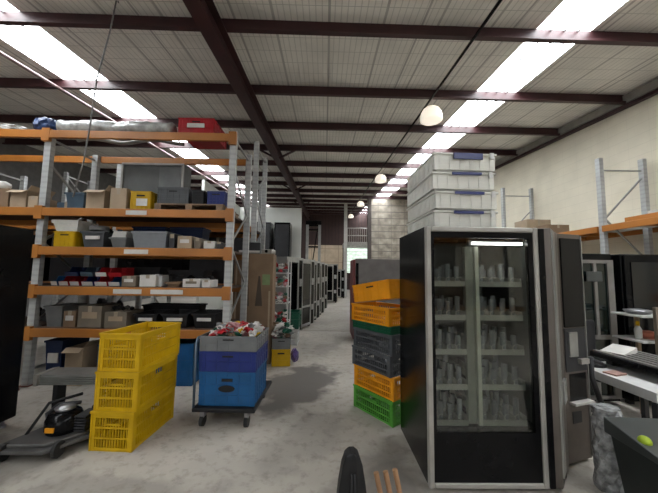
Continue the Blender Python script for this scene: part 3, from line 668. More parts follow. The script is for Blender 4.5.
MB().box(-.17, .17, -.165, -.12, .02, .05).build('tray', 'paper', t)
MB().box(-.15, .17, -.08, .14, .062, .20).build('scanner_unit', 'dark', t, bev=.01)
t = thing('office_phone', 'grey device with round dial on the tall box, right of the printer', 'device', (bx+.22, by-.03, bh+.001), -.2)
MB().box(-.10, .10, -.1, .1, 0, .08).build('body', 'silver', t, bev=.02)
MB().tube([(-.0, -.108, .045), (0, -.1, .045)], .028, 14).build('dial', 'black', t)
mb = MB()
for k in range(5): mb.tube([(bx+.1+.03*k, by-.1, bh+.09), (bx+.2+.02*k, by-.05, bh+.16+.02*k), (bx+.32, by, bh+.10)], .006, 5)
# ------------------------------------------------------------------ wire display stand with packets
sx0, sx1, sy = -.93, -.66, 5.75
t = thing('display_stand', 'white wire stand holding colourful packets beside the tall box', 'stand', (0, 0, 0))
for x in (sx0-.05, sx1): 
    for yy in (5.55, 5.95): MB().tube([(x, yy, 0), (x, yy, 1.75)], .012, 6).build('post', 'white', t)
SZ = [.25, .6, .95, 1.25, 1.5]
for z in SZ:
    mb = MB(); mb.tube([(sx0-.05, 5.55, z), (sx1, 5.55, z), (sx1, 5.95, z), (sx0-.05, 5.95, z), (sx0-.05, 5.55, z)], .008, 5)
    for k in range(6): mb.tube([(sx0-.05+k*.064, 5.55, z), (sx0-.05+k*.064, 5.95, z)], .004, 4)
    mb.build('wire_shelf', 'white', t)
pc = ['red', 'white', 'brown', 'pink', 'green', 'red', 'grey', 'white']
for li, z in enumerate(SZ):
    for k in range(3):
        for rr in range(3):
            wrapper(pc[(li*3+k+rr*2) % 8], (sx0+.0+k*.10, 5.66+rr*.05, z+.045+rr*.055), .95, 'on the white wire stand beside the tall box', 'on the wire stand', 0)
# grey bin with yellow crate/bag on the floor by the trolley
p = fl(277, 363); 
crate('plastic_crate', 'small yellow crate on the floor beside the heap, behind the trolley', 'yellow', (-.70, 5.16, .001), .30, .32, .27, .1, solid=True)
mb = MB(); mb.blob((-.48, 5.2, .13), .12, 3, .12, 5, (.55, .8, .9)); o = mb.build('plastic_bag', mat('violet_bag', (.16, .10, .36), .4, var=.5)); tag(o, 'violet and white bag leaning on the small yellow crate', 'bag')
crate('plastic_crate', 'low grey crate on the small yellow one behind the trolley', 'ltgrey_c', (-.70, 5.16, .272), .30, .32, .17, .1, solid=True)
for k in range(26):
    wrapper(['white', 'grey', 'white', 'green', 'white', 'brown', 'pink'][k % 7], (-.70+random.uniform(-.13, .13), 5.16+random.uniform(-.12, .12), .45+.035*(k % 6)), 1.25, 'overflowing from the low grey crate behind the trolley', 'on the low grey crate', 0)
# ------------------------------------------------------------------ white + green crates by the row
crate('plastic_crate', 'white ventilated crate on the floor under the green one', 'white', (-.72, 6.62, .001), .36, .5, .34, 0, solid=False, pitch_=.03)
crate('plastic_crate', 'lower green crate on the white crate beside the silver machines', 'teal', (-.72, 6.62, .342), .40, .54, .20, 0, 'green crates on the white one', solid=True)
crate('plastic_crate', 'upper green crate on the white crate beside the silver machines', 'teal', (-.72, 6.62, .543), .40, .54, .14, 0, 'green crates on the white one', solid=True)
# ------------------------------------------------------------------ vending machines along the aisle
def vend(label, loc, rz, w=.9, d=.8, h=1.83, body='black', frame='silver', nshelf=4, group=None, glass='darkglass'):
    t = thing('vending_machine', label, 'vending machine', loc, rz, group)
    gx0, gx1 = -w/2+.06, w/2-.28; gz0, gz1 = .62, h-.12
    mb = MB(); mb.box(-w/2, w/2, d/2-.03, d/2, .06, h).box(-w/2, -w/2+.03, -d/2, d/2-.03, .06, h).box(w/2-.03, w/2, -d/2, d/2-.03, .06, h).box(-w/2+.03, w/2-.03, -d/2, d/2-.03, h-.03, h).box(-w/2+.03, w/2-.03, -d/2, d/2-.03, .06, .1)
    mb.build('cabinet', body, t)
    y0, y1 = -d/2-.05, -d/2-.001
    mb = MB(); mb.box(-w/2, gx0, y0, y1, .08, h).box(gx1, gx1+.05, y0, y1, .08, h).box(gx0, gx1, y0, y1, gz1, h).box(gx0, gx1, y0, y1, gz0-.05, gz0).box(w/2-.04, w/2, y0, y1, .08, h).box(gx1+.05, w/2-.04, y0, y1, h-.06, h).box(gx0, gx1, y0, y1, .08, .14)
    mb.build('door_frame', frame, t)
    MB().box(gx0, gx1, y0+.015, y0+.022, gz0, gz1).build('glass', glass, t)
    MB().box(gx0, gx1, y0+.01, y1, .14, gz0-.05).build('lower_panel', 'black', t)
    c = MB().box(gx1+.05, w/2-.04, y0+.005, y1, .08, h-.06).build('control_panel', 'black', t)
    MB().box(gx1+.08, w/2-.07, y0-.003, y0+.004, h*.62, h*.72).build('display', 'silver2', c)
    MB().box(gx1+.08, w/2-.07, y0-.003, y0+.004, h*.25, h*.33).build('coin_tray', 'silver2', c)
    for k in range(nshelf):
        z = gz0+.02+k*(gz1-gz0)/nshelf; MB().box(-w/2+.04, gx1-.0, -d/2+.02, d/2-.05, z, z+.02).box(-w/2+.04, gx1, -d/2+.01, -d/2+.02, z-.02, z+.03).build('shelf', 'silver', t)
    for sx in (-1, 1):
        for sy in (-1, 1): MB().box(sx*(w/2-.08)-.03, sx*(w/2-.08)+.03, sy*(d/2-.08)-.03, sy*(d/2-.08)+.03, 0, .06).build('foot', 'blackp', t)
    return t
R90 = PI/2
AL = ['nearest silver-framed vending machine of the aisle row, behind green crates', 'second silver-framed vending machine in the row along the aisle', 'third silver-framed vending machine in the row along the aisle', 'fourth vending machine in the row along the aisle', 'last vending machine in the row along the aisle']
# nearest one turned towards the camera
v0 = vend(AL[0], (-1.126, 7.54, 0), math.radians(68), .86, .8, 1.88, 'silver2', 'silver2', group='aisle vending machines')
for k in range(1, 5):
    dup(v0, [(-.86, 8.56, 0), (-.72, 9.65, 0), (-.58, 10.85, 0), (-.47, 12.2, 0)][k-1], 0, AL[k], rot=(0, 0, math.radians([68, 66, 64, 62][k-1])))
vend('black glass-door drinks fridge facing the camera at the end of the aisle', (.10, 15.6, 0), math.radians(8), 1.05, .8, 1.95, 'black', 'silver')
vend('smaller black vending machine right of the end-of-aisle fridge', (.95, 18.2, 0), 0, .55, .6, 1.7, 'black', 'silver2')
# dark stacked machines high behind on the left (on third rack side)
for i, (x, y, z, w, h, lab) in enumerate([(-2.95, 14.45, 0, .8, 3.85, 'tall black cabinet against the white office, left one'), (-2.02, 14.45, 0, .75, 3.85, 'tall black cabinet against the white office, right one')]):
    t = thing('tall_cabinet', lab, 'cabinet', (x, y, z)); MB().box(-w/2, w/2, -.4, .4, 0, h).build('body', 'black', t, bev=.02); MB().box(-w/2+.06, w/2-.06, -.425, -.401, .1, h-.1).build('door', 'dark', t); MB().box(w/2-.12, w/2-.09, -.445, -.426, h*.45, h*.55).build('handle', 'silver2', t)
# forklift mast far away
t = thing('forklift', 'forklift mast standing at the far end left of the aisle', 'forklift', (-.74, 17.6, 0))
for x in (-.30, .42): MB().box(x-.08, x+.08, -.08, .08, .05, 4.3).build('mast_rail', 'silver2', t)
mb = MB()
for z in (.3, 1.6, 3.0, 4.0, 4.25): mb.box(-.23, .35, -.06, .06, z-.05, z+.05)
mb.bar((-.2, 0, .4), (.3, 0, 4.1), .06, .06); mb.build('cross_member', 'black', t)
MB().box(-.40, .52, -.10, .12, 4.31, 4.55).build('mast_head', 'black', t, bev=.03)
MB().box(-.45, .57, .15, 1.6, .3, 1.4).build('chassis', 'black', t, bev=.05)
for x in (-.42, .54):
    for y in (.4, 1.4): MB().tube([(x-.09, y, .3), (x+.09, y, .3)], .3, 18).build('wheel', 'rubber', t)
for x in (-.15, .25): MB().box(x-.05, x+.05, -1.1, -.1, .06, .10).build('fork', 'dark', t)
# ------------------------------------------------------------------ right stack of crates
ang = math.atan2(-.50, .35)
ex = Vector((math.cos(ang), math.sin(ang))); ey = Vector((-ex.y, ex.x))
cc = Vector((.345, 3.60))+ex*.31+ey*.205
STK = [('green', .245, 'bottom bright green crate of the tall mixed stack'), ('orange_c', .23, 'orange crate on the green crate near the stack bottom'), ('grey_c', .21, 'lower dark grey crate in the middle of the mixed stack'), ('grey_c', .21, 'upper dark grey crate in the middle of the mixed stack'), ('dkgreen', .085, 'shallow dark green crate under the orange ones'), ('orange_c', .19, 'orange crate resting on the dark green crate')]
z = .001
for k, (m, h, lab) in enumerate(STK):
    off = [0, .01, -.012, .008, 0, -.01][k]
    crate('plastic_crate', lab, m, (cc.x-.004*k+off, cc.y, z), .60, .40, h-.002, ang+off, 'mixed crate stack by the big machine', rows=(.3, .6), pitch_=.03, solid=(m == 'dkgreen')); z += h
crate('plastic_crate', 'topmost orange crate of the mixed stack, tilted', 'orange_c', (cc.x-.01, cc.y, z+.052), .58, .39, .20, ang, 'mixed crate stack by the big machine', rows=(.3, .6), pitch_=.03, solid=True, tilt=(0, math.radians(-9)))
# grey machine behind it, with maroon front
t = thing('vending_machine', 'grey-sided vending machine with maroon front behind the crate stack', 'vending machine', (1.24, 7.1, 0))
MB().box(-.55, .55, -.4, .4, .05, 1.84).build('cabinet', mat('warm_grey_paint', (.19, .17, .16), .5), t, bev=.008)
MB().box(-.60, -.551, -.4, .4, .08, 1.82).build('door', 'mred', t, bev=.005)
MB().box(-.54, -.48, -.412, -.401, 1.2, 1.74).build('hinge_strip', 'black', t)
for sx in (-1, 1):
    for sy in (-1, 1): MB().box(sx*.45-.03, sx*.45+.03, sy*.3-.03, sy*.3+.03, 0, .05).build('foot', 'blackp', t)
vend('dark vending machine behind the maroon-fronted one on the right of the aisle', (1.7, 9.2, 0), -R90, .9, .8, 1.8, 'dark', 'dark')
# ------------------------------------------------------------------ main vending machine
VX0, VX1, VY0, VY1, VH = .757, 1.607, 2.27, 3.02, 1.885
t = thing('vending_machine', 'large black glass-fronted vending machine with empty trays in the right foreground', 'vending machine', (0, 0, 0))
mb = MB()
mb.box(VX0, VX0+.03, VY0, VY1, .04, VH).box(VX1-.03, VX1, VY0, VY1, .04, VH).box(VX0+.03, VX1-.03, VY0, VY1, VH-.03, VH).box(VX0+.03, VX1-.03, VY1-.03, VY1, .04, VH-.03).box(VX0+.03, VX1-.03, VY0, VY1-.03, .04, .39)
mb.build('cabinet', 'black', t)
MB().box(VX0+.031, VX0+.04, VY0+.02, VY1-.04, .43, VH-.05).box(VX1-.04, VX1-.031, VY0+.02, VY1-.04, .43, VH-.05).box(VX0+.04, VX1-.04, VY1-.045, VY1-.031, .43, VH-.05).build('lining', mat('grey_lining', (.13, .135, .125), .5), t)
f = .038; y0, y1 = VY0-.05, VY0-.001
mb = MB(); mb.box(VX0, VX0+f, y0, y1, .03, VH).box(VX1-f, VX1, y0, y1, .03, VH).box(VX0+f, VX1-f, y0, y1, VH-f, VH).box(VX0+f, VX1-f, y0, y1, .03, .065)
mb.build('door_frame', 'silver', t, bev=.008)
MB().box(VX0+f, VX0+.062, y0+.012, y1, .065, VH-f).box(VX1-.075, VX1-f, y0+.012, y1, .065, VH-f).box(VX0+.062, VX1-.075, y0+.012, y1, VH-f-.045, VH-f).build('inner_frame', 'black', t)
MB().box(VX0+.062, VX1-.075, y0+.012, y1, .065, .40).build('lower_panel', 'black', t)
MB().box(VX0+.062, VX1-.075, y0+.018, y0+.024, .40, VH-f-.045).build('glass', 'glass', t)
tl = MB().tube([(1.15, VY0+.05, VH-.115), (1.545, VY0+.05, VH-.115)], .010, 8).build('light_tube', 'tube', t, smooth=True)
MB().box(1.13, 1.56, VY0+.065, VY0+.1, VH-.13, VH-.09).build('lamp_holder', 'dark', t)
# centre post & product delivery column
MB().box(1.175, 1.203, VY0+.06, VY0+.14, .40, VH-.14).build('centre_post', mat('pale_post', (.9, .92, .78), .5), t)
MB().box(1.11, 1.173, VY0+.09, VY0+.13, .40, VH-.14).build('centre_post', mat('grey_green_post', (.38, .40, .34), .5), t)
coil_me = None
for k in range(5):
    z = .405+k*.26
    for hx0, hx1 in ((VX0+.045, 1.10), (1.21, VX1-.06)):
        mb = MB(); mb.box(hx0, hx1, VY0+.08, VY1-.06, z, z+.006).box(hx0, hx1, VY0+.075, VY0+.08, z-.012, z+.03)
        nn = 4
        for j in range(nn+1):
            x = hx0+(hx1-hx0-.004)*j/nn; mb.box(x, x+.004, VY0+.082, VY1-.07, z+.006, z+.055)
        s = mb.build('tray', mat('tray_grey', (.55, .55, .50), .4), t)
        for j in range(nn):
            x = hx0+(hx1-hx0)*(j+.5)/nn
            if coil_me is None:
                mb = MB(); pts = [(.022*math.cos(a*.6), a*.0048, .03+.022*math.sin(a*.6)) for a in range(95)]; mb.tube(pts, .0022, 4)
                c = mb.build('spiral', 'coil', s, loc=(x, VY0+.09, z+.008)); coil_me = c.data
            else:
                c = bpy.data.objects.new('spiral', coil_me); COL.objects.link(c); c.parent = s; c.location = (x, VY0+.09, z+.008)
# upright clear product tubes standing on each tray
mb = MB()
for k in range(5):
    z = .405+k*.26
    for hx0, hx1 in ((VX0+.045, 1.10), (1.21, VX1-.06)):
        for j in range(4):
            x = hx0+(hx1-hx0)*(j+.5)/4
            for q in range(3): mb.tube([(x, VY0+.14+q*.13, z+.012), (x, VY0+.14+q*.13, z+.165-.02*((j+k+q) % 3))], .021, 8)
mb.build('clear_tubes', 'tubgrey', t)
for x in (VX0+.08, VX1-.08):
    for y in (VY0+.08, VY1-.08): MB().lathe([(.03, 0), (.03, .015), (.015, .02), (.015, .04)], (x, y, 0), 10).build('foot', 'steel', t)
# control column on the right (bevelled)
A, B, C_, D, E_, G = (VX1+.004, VY0-.02), (1.70, VY0-.05), (1.97, 2.50), (2.235, 2.585), (2.235, 2.93), (VX1+.004, 2.93)
cc_ = MB().prism([A, B, C_, D, E_, G], .03, VH+.0).build('control_column', 'taupe', t, bev=.006)
MB().box(VX1-.002, VX1+.035, VY0-.06, VY0-.045, .04, VH-.01).build('edge_strip', 'black', cc_)
def onface(P, Q, u0, u1, z0, z1, off, th, name, m, par, bev=0):
    P, Q = Vector(P), Vector(Q); dv = (Q-P); nrm = Vector((dv.y, -dv.x)).normalized()
    a, b = P+dv*u0, P+dv*u1; p = [a+nrm*off, b+nrm*off, b+nrm*(off+th), a+nrm*(off+th)]
    return MB().prism([tuple(q) for q in p], z0, z1).build(name, m, par, bev=bev)
onface(B, C_, .02, .32, .1, VH-.02, .0005, .010, 'edge_strip', 'silver2', cc_)
onface(B, C_, .36, .44, .04, VH-.01, .0005, .004, 'seam', 'black', cc_)
onface(C_, D, .06, .94, 1.10, VH-.04, .0005, .012, 'display_panel', 'black', cc_, .004)
onface(C_, D, .06, .94, .74, 1.09, .0005, .008, 'keypad_panel', 'dark', cc_)
onface(C_, D, .20, .55, .86, 1.06, .009, .010, 'coin_slot', 'silver2', cc_)
onface(C_, D, .55, .90, .80, .84, .009, .03, 'note_reader', 'silver', cc_)
onface(C_, D, .2, .9, .50, .72, .0005, .004, 'coin_cup', 'black', cc_)
onface(C_, D, .15, .95, .485, .505, .0005, .05, 'cup_lip', 'paper', cc_)
onface(C_, D, .25, .62, .33, .42, .0005, .005, 'key_plate', 'dark', cc_)
onface(B, C_, .45, .8, .55, .72, .0005, .02, 'lock_handle', 'silver2', cc_, .005)
onface(C_, D, .97, 1.0, .05, VH-.01, .0005, .012, 'edge_strip', 'silver2', cc_)
# clear tubs on top
TH = .147
TL = ['bottom clear storage tub with blue handle on the vending machine', 'second clear tub from the bottom on the vending machine', 'third clear tub from the bottom on the vending machine', 'topmost clear storage tub with wide blue handle near the roof']
for k, lab in enumerate(TL):
    lz = VH+.002+k*(TH+.010)
    w, d = .50, .70; dx = [0, .006, -.004, .004][k]
    t = thing('storage_tub', lab, 'tub', (1.105+dx, 2.69, lz), math.radians(1.5+[0, .8, -.6, .5][k]), 'clear tubs stacked on the vending machine')
    mb = MB(); tp = .02; e = .006
    mb.box(-w/2+.02, w/2-.02, -d/2+.02, d/2-.02, 0, .006)
    for (a0, a1, b0, b1) in ((-w/2, w/2, -d/2, -d/2+e), (-w/2, w/2, d/2-e, d/2), (-w/2, -w/2+e, -d/2+e, d/2-e), (w/2-e, w/2, -d/2+e, d/2-e)): mb.box(a0, a1, b0, b1, .006, TH-.022)
    for j in range(6):
        x = -w/2+.04+j*(w-.08)/5; mb.box(x-.004, x+.004, -d/2-.004, -d/2, .01, TH-.03)
    for j in range(8):
        y = -d/2+.04+j*(d-.08)/7; mb.box(-w/2-.004, -w/2, y-.004, y+.004, .01, TH-.03)
    mb.build('body', 'tub', t)
    MB().box(-w/2-.012, w/2+.012, -d/2-.012, d/2+.012, TH-.021, TH-.003).build('lid', 'tub', t, bev=.004)
    hh = .05 if k == 3 else .022
    MB().box(-.10, .14, -d/2-.024, -d/2-.0125, TH-.008-hh, TH-.006).build('handle', mat('tub_handle_blue', (.02, .035, .22), .4), t, bev=.003)
    MB().box(.20, .23, -d/2-.022, -d/2-.0125, TH-.05, TH).build('clip', 'white', t)
# ------------------------------------------------------------------ right hand rack along the wall
t = thing('pallet_rack', 'orange pallet rack along the cream wall on the right', 'shelving', (0, 0, 0))
fx0, fx1 = 4.98, 5.78
for fy, zt in ((5.25, 3.66), (8.2, 3.95), (2.5, 3.4)):
    for x in (fx0, fx1):
        u = MB().box(x-.035, x-.029, fy-.045, fy+.045, .008, zt).box(x-.029, x+.035, fy-.045, fy-.039, .008, zt).box(x-.029, x+.035, fy+.039, fy+.045, .008, zt).build('upright', 'galv', t)
        MB().box(x-.06, x+.06, fy-.07, fy+.07, 0, .008).build('foot_plate', 'rust', u)
    MB().bar((fx0+.04, fy, zt-.22), (fx1-.04, fy, zt-.22), .03, .02).build('crossbar', 'silver2', t)
    mb = MB(); z = .3; s = 0
    while z+.75 < zt-.2:
        a, b = (fx0+.04, fx1-.04) if s else (fx1-.04, fx0+.04); mb.bar((a, fy, z), (b, fy, z+.75), .03, .02); z += .75; s ^= 1
    mb.build('brace', 'silver2', t)
for fy0, fy1 in ((2.5, 5.25), (5.25, 8.2)):
    for z in (1.2, 2.36):
        for x in (fx0-.075, fx1+.037):
            MB().box(x, x+.04, fy0+.046, fy1-.046, z-.055, z+.055).build('beam', 'beam', t, bev=.006)
    MB().box(fx0-.03, fx1+.03, fy0+.06, fy1-.06, 2.39, 2.415).build('deck_board', 'paper', t)
    for q in range(3):
        yy = fy0+.6+q*.7; MB().box(fx0-.03, fx1+.03, yy, yy+.05, 2.31, 2.389).build('support_bar', 'beam', t)
for i, (y, w, z, lab) in enumerate([(4.3, .12, 2.416, 'first spare orange beam lying along the right rack shelf'), (4.5, .12, 2.416, 'second spare orange beam lying along the right rack shelf')]):
    o = MB().box(-.05, .05, -1.1, 1.1, 0, .10).build('spare_beam', 'beam', loc=(5.15+i*.2, 3.85+i*.1, z), rot=(0, 0, .03), bev=.006); tag(o, lab, 'beam', 'spare beams on the right rack')
carton('pale green and white carton on the right rack near the frame edge', (5.62, 4.7, 2.416), .28, .5, .22, 'paper', mark='teal')
carton('brown carton on the right rack behind the clear tubs', (5.35, 7.6, 2.416), .6, .5, .5, 'card2')
carton('second brown carton on the right rack, half hidden by the tubs', (5.3, 6.9, 2.416), .5, .45, .26, 'card')
# ------------------------------------------------------------------ machines on right
t = thing('vending_machine', 'black vending machine with blank dark front at the right edge', 'vending machine', (4.17, 4.0, 0), math.radians(-2))
MB().box(-.52, .52, -.38, .38, .05, 1.80).build('cabinet', 'black', t, bev=.01)
MB().box(-.51, .51, -.42, -.381, .08, 1.79).build('door', 'black', t, bev=.008)
MB().box(-.44, .44, -.43, -.421, .75, 1.70).build('front_window', mat('dark_gloss_panel', (.012, .013, .014), .15, var=.1), t)
for sx in (-1, 1):
    for sy in (-1, 1): MB().box(sx*.45-.03, sx*.45+.03, sy*.3-.03, sy*.3+.03, 0, .05).build('foot', 'blackp', t)
t = thing('drinks_fridge', 'grey-framed glass-door drinks fridge between the big machine and black one', 'fridge', (3.10, 3.92, 0), math.radians(4))
w, h = .84, 1.80
MB().box(-w/2, w/2, -.30, .36, .05, h).build('cabinet', 'black', t, bev=.01)
mb = MB(); y0, y1 = -.36, -.301
mb.box(-w/2, -w/2+.04, y0, y1, .1, h-.08).box(w/2-.13, w/2-.05, y0, y1, .1, h-.08).box(-w/2+.04, w/2-.13, y0, y1, h-.12, h-.08).box(-w/2+.04, w/2-.13, y0, y1, .78, .83).box(w/2-.31, w/2-.27, y0, y1, .83, h-.12).box(-w/2+.04, w/2-.13, y0, y1, .1, .14)
mb.build('door_frame', 'taupe2', t)
MB().box(-w/2+.04, w/2-.31, y0+.02, y0+.03, .83, h-.12).box(w/2-.27, w/2-.13, y0+.02, y0+.03, .83, h-.12).box(-w/2+.04, w/2-.13, y0+.02, y0+.03, .14, .78).build('glass', mat('dark_green_glass', (.008, .018, .016), .08, var=.2), t)
MB().box(w/2-.42, w/2-.22, y0-.02, y0-.001, 1.46, 1.58).build('sign_plate', mat('grey_green_plate', (.09, .10, .10), .4), t, bev=.006)
# ------------------------------------------------------------------ work table at right
def frame2(P, ang_): return P, ang_
ta = math.radians(-90)
t = thing('work_table', 'low white work table cluttered with parts in the right foreground', 'table', (2.44, 3.04, 0), ta)
TZ = .68
MB().box(0, .80, 0, .74, TZ-.075, TZ).build('tabletop', 'white', t, bev=.004)
for x in (.04, .72):
    for y in (.04, .66): MB().box(x, x+.04, y, y+.04, 0, TZ-.101).build('leg', 'dark', t)
def tp_(x, y, z=0): 
    c, s = math.cos(ta), math.sin(ta); return (2.44+x*c-y*s, 3.04+x*s+y*c, TZ+.001+z)
# black slab (machine door) with silver strips, on stand
t = thing('machine_door', 'black flat machine door piled with silver strips on the white table', 'machine part', tp_(.39, .44), ta+.06)
MB().box(-.36, .40, -.24, .24, .07, .115).build('panel', 'black', t, bev=.006)
for x in (-.28, .32): MB().box(x-.03, x+.03, -.12, .12, 0, .07).build('support', 'blackp', t)
for j in range(6): MB().box(-.34, .38, -.22+j*.075, -.18+j*.075, .1155, .128).build('strip', 'silver2', t)
o = MB().hexa([(-.12, -.09, 0), (.12, -.09, 0), (.12, .09, 0), (-.12, .09, 0), (-.12, -.09, .006), (.12, -.09, .05), (.12, .09, .05), (-.12, .09, .006)]).build('open_book', 'paper', loc=tuple(Vector(tp_(.16, .36))+Vector((0, 0, .130))), rot=(0, 0, .4)); tag(o, 'white folded sheet lying on the black door on the table', 'paper')
t = thing('monitor_arm', 'bent black bracket hanging down in front of the white table', 'bracket', tp_(.30, -.035))
mb = MB(); mb.tube([(0, 0, .12), (0, 0, -.05), (.03, -.02, -.2), (.06, -.03, -.3)], .022, 8).build('arm', 'dark', t, smooth=True)
MB().tube([(0, 0, .10), (.10, .0, .06)], .018, 8).build('clamp', 'dark', t, smooth=True)
o = MB().lathe([(.001, 0), (.05, 0), (.05, .03), (.03, .05), (.03, .03), (.001, .03)], n=16).build('tape_roll', 'paper', loc=tp_(.07, .12)); tag(o, 'white roll of tape on the far corner of the white table', 'tape roll')
mb = MB(); pts = [(.06*math.cos(a*.5), .06*math.sin(a*.5)*.8, .01+.001*a) for a in range(26)]; mb.tube(pts, .008, 6); o = mb.build('cable_coil', 'blackp', loc=tp_(.22, .10), smooth=True); tag(o, 'black looped cable on the white table next to the big machine', 'cable')
o = MB().box(-.07, .07, -.05, .05, 0, .012).build('name_card', mat('pinkish_card', (.6, .35, .28), .7), loc=tp_(.38, .10), rot=(0, 0, .3)); tag(o, 'small pink card lying on the white table', 'card')
# cream cart
t = thing('utility_cart', 'cream two-tier cart with pans and bottles behind the white table', 'cart', (3.55, 3.28, 0), 0)
for x in (.02, .42):
    for y in (-.15, .15): MB().box(x-.018, x+.018, y-.015, y+.015, 0, 1.14).build('post', 'card2', t)
for z in (.45, .86, 1.12): MB().box(-.26, .5, -.17, .17, z-.02, z).build('tier', 'white', t, bev=.004)
o = MB().lathe([(.001, .0), (.09, .0), (.12, .03), (.125, .04), (.08, .05), (.001, .06)], n=24).build('pan_lid', 'steel', loc=(3.44, 3.28, 1.121), smooth=True); tag(o, 'round silver pan lid on the top tier of the cream cart', 'lid')
t = thing('spray_bottle', 'slim white bottle standing on the middle tier of the cream cart', 'bottle', (3.38, 3.24, .861)); MB().lathe([(.03, 0), (.032, .01), (.032, .10), (.014, .14)], n=14).build('body', 'white', t, smooth=True); MB().lathe([(.015, .14), (.016, .18), (.012, .19)], n=12).build('cap', 'yellow', t, smooth=True)
o = MB().lathe([(.06, 0), (.09, .03), (.10, .07), (.06, .08), (.001, .08)], n=20).build('bowl', mat('coral_plastic', (.65, .2, .12), .5), loc=(3.50, 3.26, .861), smooth=True); tag(o, 'coral-red bowl on the middle tier of the cream cart', 'bowl')
# two wooden slats leaning
t = thing('timber_post', 'pair of timber posts standing in front of the cream cart', 'timber', (3.36, 3.03, 0))
for k in range(2): MB().box(-.02+k*.07, .02+k*.07, -.015, .015, 0, 1.22-.03*k).build('upright_slat', 'card3', t)
# bubble wrap roll
mb = MB(); rn = random.Random(3); rings = []; n = 20
for i in range(15):
    z = .001+i*.0405; rings.append([mb.bm.verts.new(((.09+rn.uniform(-.016, .016))*math.cos(2*PI*k/n)+.0, (.08+rn.uniform(-.016, .016))*math.sin(2*PI*k/n), z)) for k in range(n)])
for r0, r1 in zip(rings, rings[1:]):
    for k in range(n): mb.bm.faces.new([r0[k], r0[(k+1) % n], r1[(k+1) % n], r1[k]])
mb.bm.faces.new(rings[0][::-1]); mb.bm.faces.new(rings[-1])
o = mb.build('bubble_wrap_roll', 'bubble', loc=(2.085, 2.27, 0)); tag(o, 'crumpled roll of bubble wrap standing beside the big vending machine', 'bubble wrap')
# dark bin with lime ball
t = thing('plastic_bin', 'dark grey-green plastic bin in the bottom right corner', 'bin', (2.13, 1.80, 0), math.radians(-4))
mb = MB(); mb.box(-.26, .26, -.22, .22, 0, .50, .05); mb.build('body', mat('dark_bin_plastic', (.03, .036, .034), .45), t, bev=.01)
MB().hexa([(-.28, -.24, .50), (.28, -.24, .50), (.28, .24, .50), (-.28, .24, .50), (-.28, -.24, .515), (.28, -.24, .515), (.28, .24, .60), (-.28, .24, .60)]).build('lid', mat('dark_bin_lid', (.06, .068, .065), .4), t, bev=.006)
o = MB().blob((0, 0, 0), .033, 3, 0).build('ball', 'lime', loc=(1.90, 1.83, .560), smooth=True); tag(o, 'lime green ball resting on the dark bin lid', 'ball')
# office chair seat behind bin (black, rounded)
t = thing('office_chair', 'dark grey office chair with rounded back behind the white table', 'chair', (2.98, 3.32, 0), .2)
MB().box(-.20, .20, -.18, .18, .44, .52).build('seat', 'dark', t, bev=.03)
MB().box(-.19, .21, .14, .19, .62, 1.02).build('backrest', 'dark', t, bev=.06)
MB().box(-.02, .02, .185, .21, .46, .80).build('back_support', 'black', t)
MB().tube([(0, 0, .08), (0, 0, .44)], .025, 10).build('column', 'steel', t)
for k in range(5): 
    a = k*2*PI/5; l = MB().bar((0, 0, .085), (.19*math.cos(a), .19*math.sin(a), .06), .035, .025).build('leg', 'black', t); MB().tube([(.19*math.cos(a)-.012, .19*math.sin(a), .022), (.19*math.cos(a)+.012, .19*math.sin(a), .022)], .022, 10).build('wheel', 'rubber', l)
# ------------------------------------------------------------------ foreground: dark fin and dowels
t = thing('rubber_guard', 'upright dark tapered guard with ribs at the bottom centre edge', 'machine part', (.152, 1.60, 0), math.radians(4))
mb = MB(); zs = [0, .16, .32, .48, .575, .62, .637]; ws = [.10, .095, .084, .066, .05, .034, .012]; prev = None
for z, w in zip(zs, ws):
    r = [mb.bm.verts.new(p) for p in ((-w, -.03, z), (-w*.35, -.045, z), (w*.35, -.045, z), (w, -.03, z), (w, .03, z), (-w, .03, z))]
    if prev:
        for k in range(6): mb.bm.faces.new([prev[k], prev[(k+1) % 6], r[(k+1) % 6], r[k]])
    else: mb.bm.faces.new(r[::-1])
    prev = r
mb.bm.faces.new(prev); mb.build('body', 'blackp', t, bev=.004)
for s in (-1, 1): MB().bar((s*.022, -.052, .02), (s*.006, -.049, .55), .008, .012).build('rib', 'dark', t)
DL = ['leftmost of the three wooden dowels at the bottom edge', 'middle one of the three wooden dowels at the bottom edge', 'rightmost and tallest of the three wooden dowels at the bottom edge']
for k, lab in enumerate(DL):
    p = at([376, 383.5, 391][k], [473, 472, 470][k], 1.68); b = Vector((p.x+.10, 1.60, 0.0))
    o = MB().tube([(0, 0, 0), (p.x-b.x, p.y-b.y, p.z)], .014, 10).build('wooden_dowel', 'dowel', loc=(b.x+.01*k, b.y, .004), smooth=False); tag(o, lab, 'dowel', 'wooden dowels in the foreground')
# ------------------------------------------------------------------ petrol engine machine at left
t = thing('lawn_mower', 'old mower deck with black engine and orange label beside yellow crates', 'mower', (-2.27, 2.80, 0))
t.scale = (.88, .88, .95)
MB().prism([(-.42, -.32), (.08, -.32), (.30, -.02), (.30, .22), (-.05, .26), (-.30, .05)], .07, .10).build('deck', mat('grey_mower_deck', (.16, .155, .15), .45, .3), t, bev=.006)
MB().prism([(-.36, -.27), (.06, -.27), (.26, -.02), (.26, .18), (-.04, .22), (-.26, .04)], .10, .13).build('deck_ridge', mat('grey_mower_deck', (.1, .1, .1)), t, bev=.01)
e = MB().lathe([(.14, .13), (.155, .16), (.155, .24), (.13, .29), (.07, .31), (.001, .315)], (.0, .0, 0), 24).build('engine_cover', 'black', t, smooth=True)
MB().box(-.05, .03, -.162, -.150, .17, .21).build('label_sticker', 'orange_c', e)
MB().lathe([(.08, .312), (.09, .33), (.06, .35), (.001, .352)], (0, 0, 0), 18).build('starter_cap', 'steel', e, smooth=True)
mb = MB()
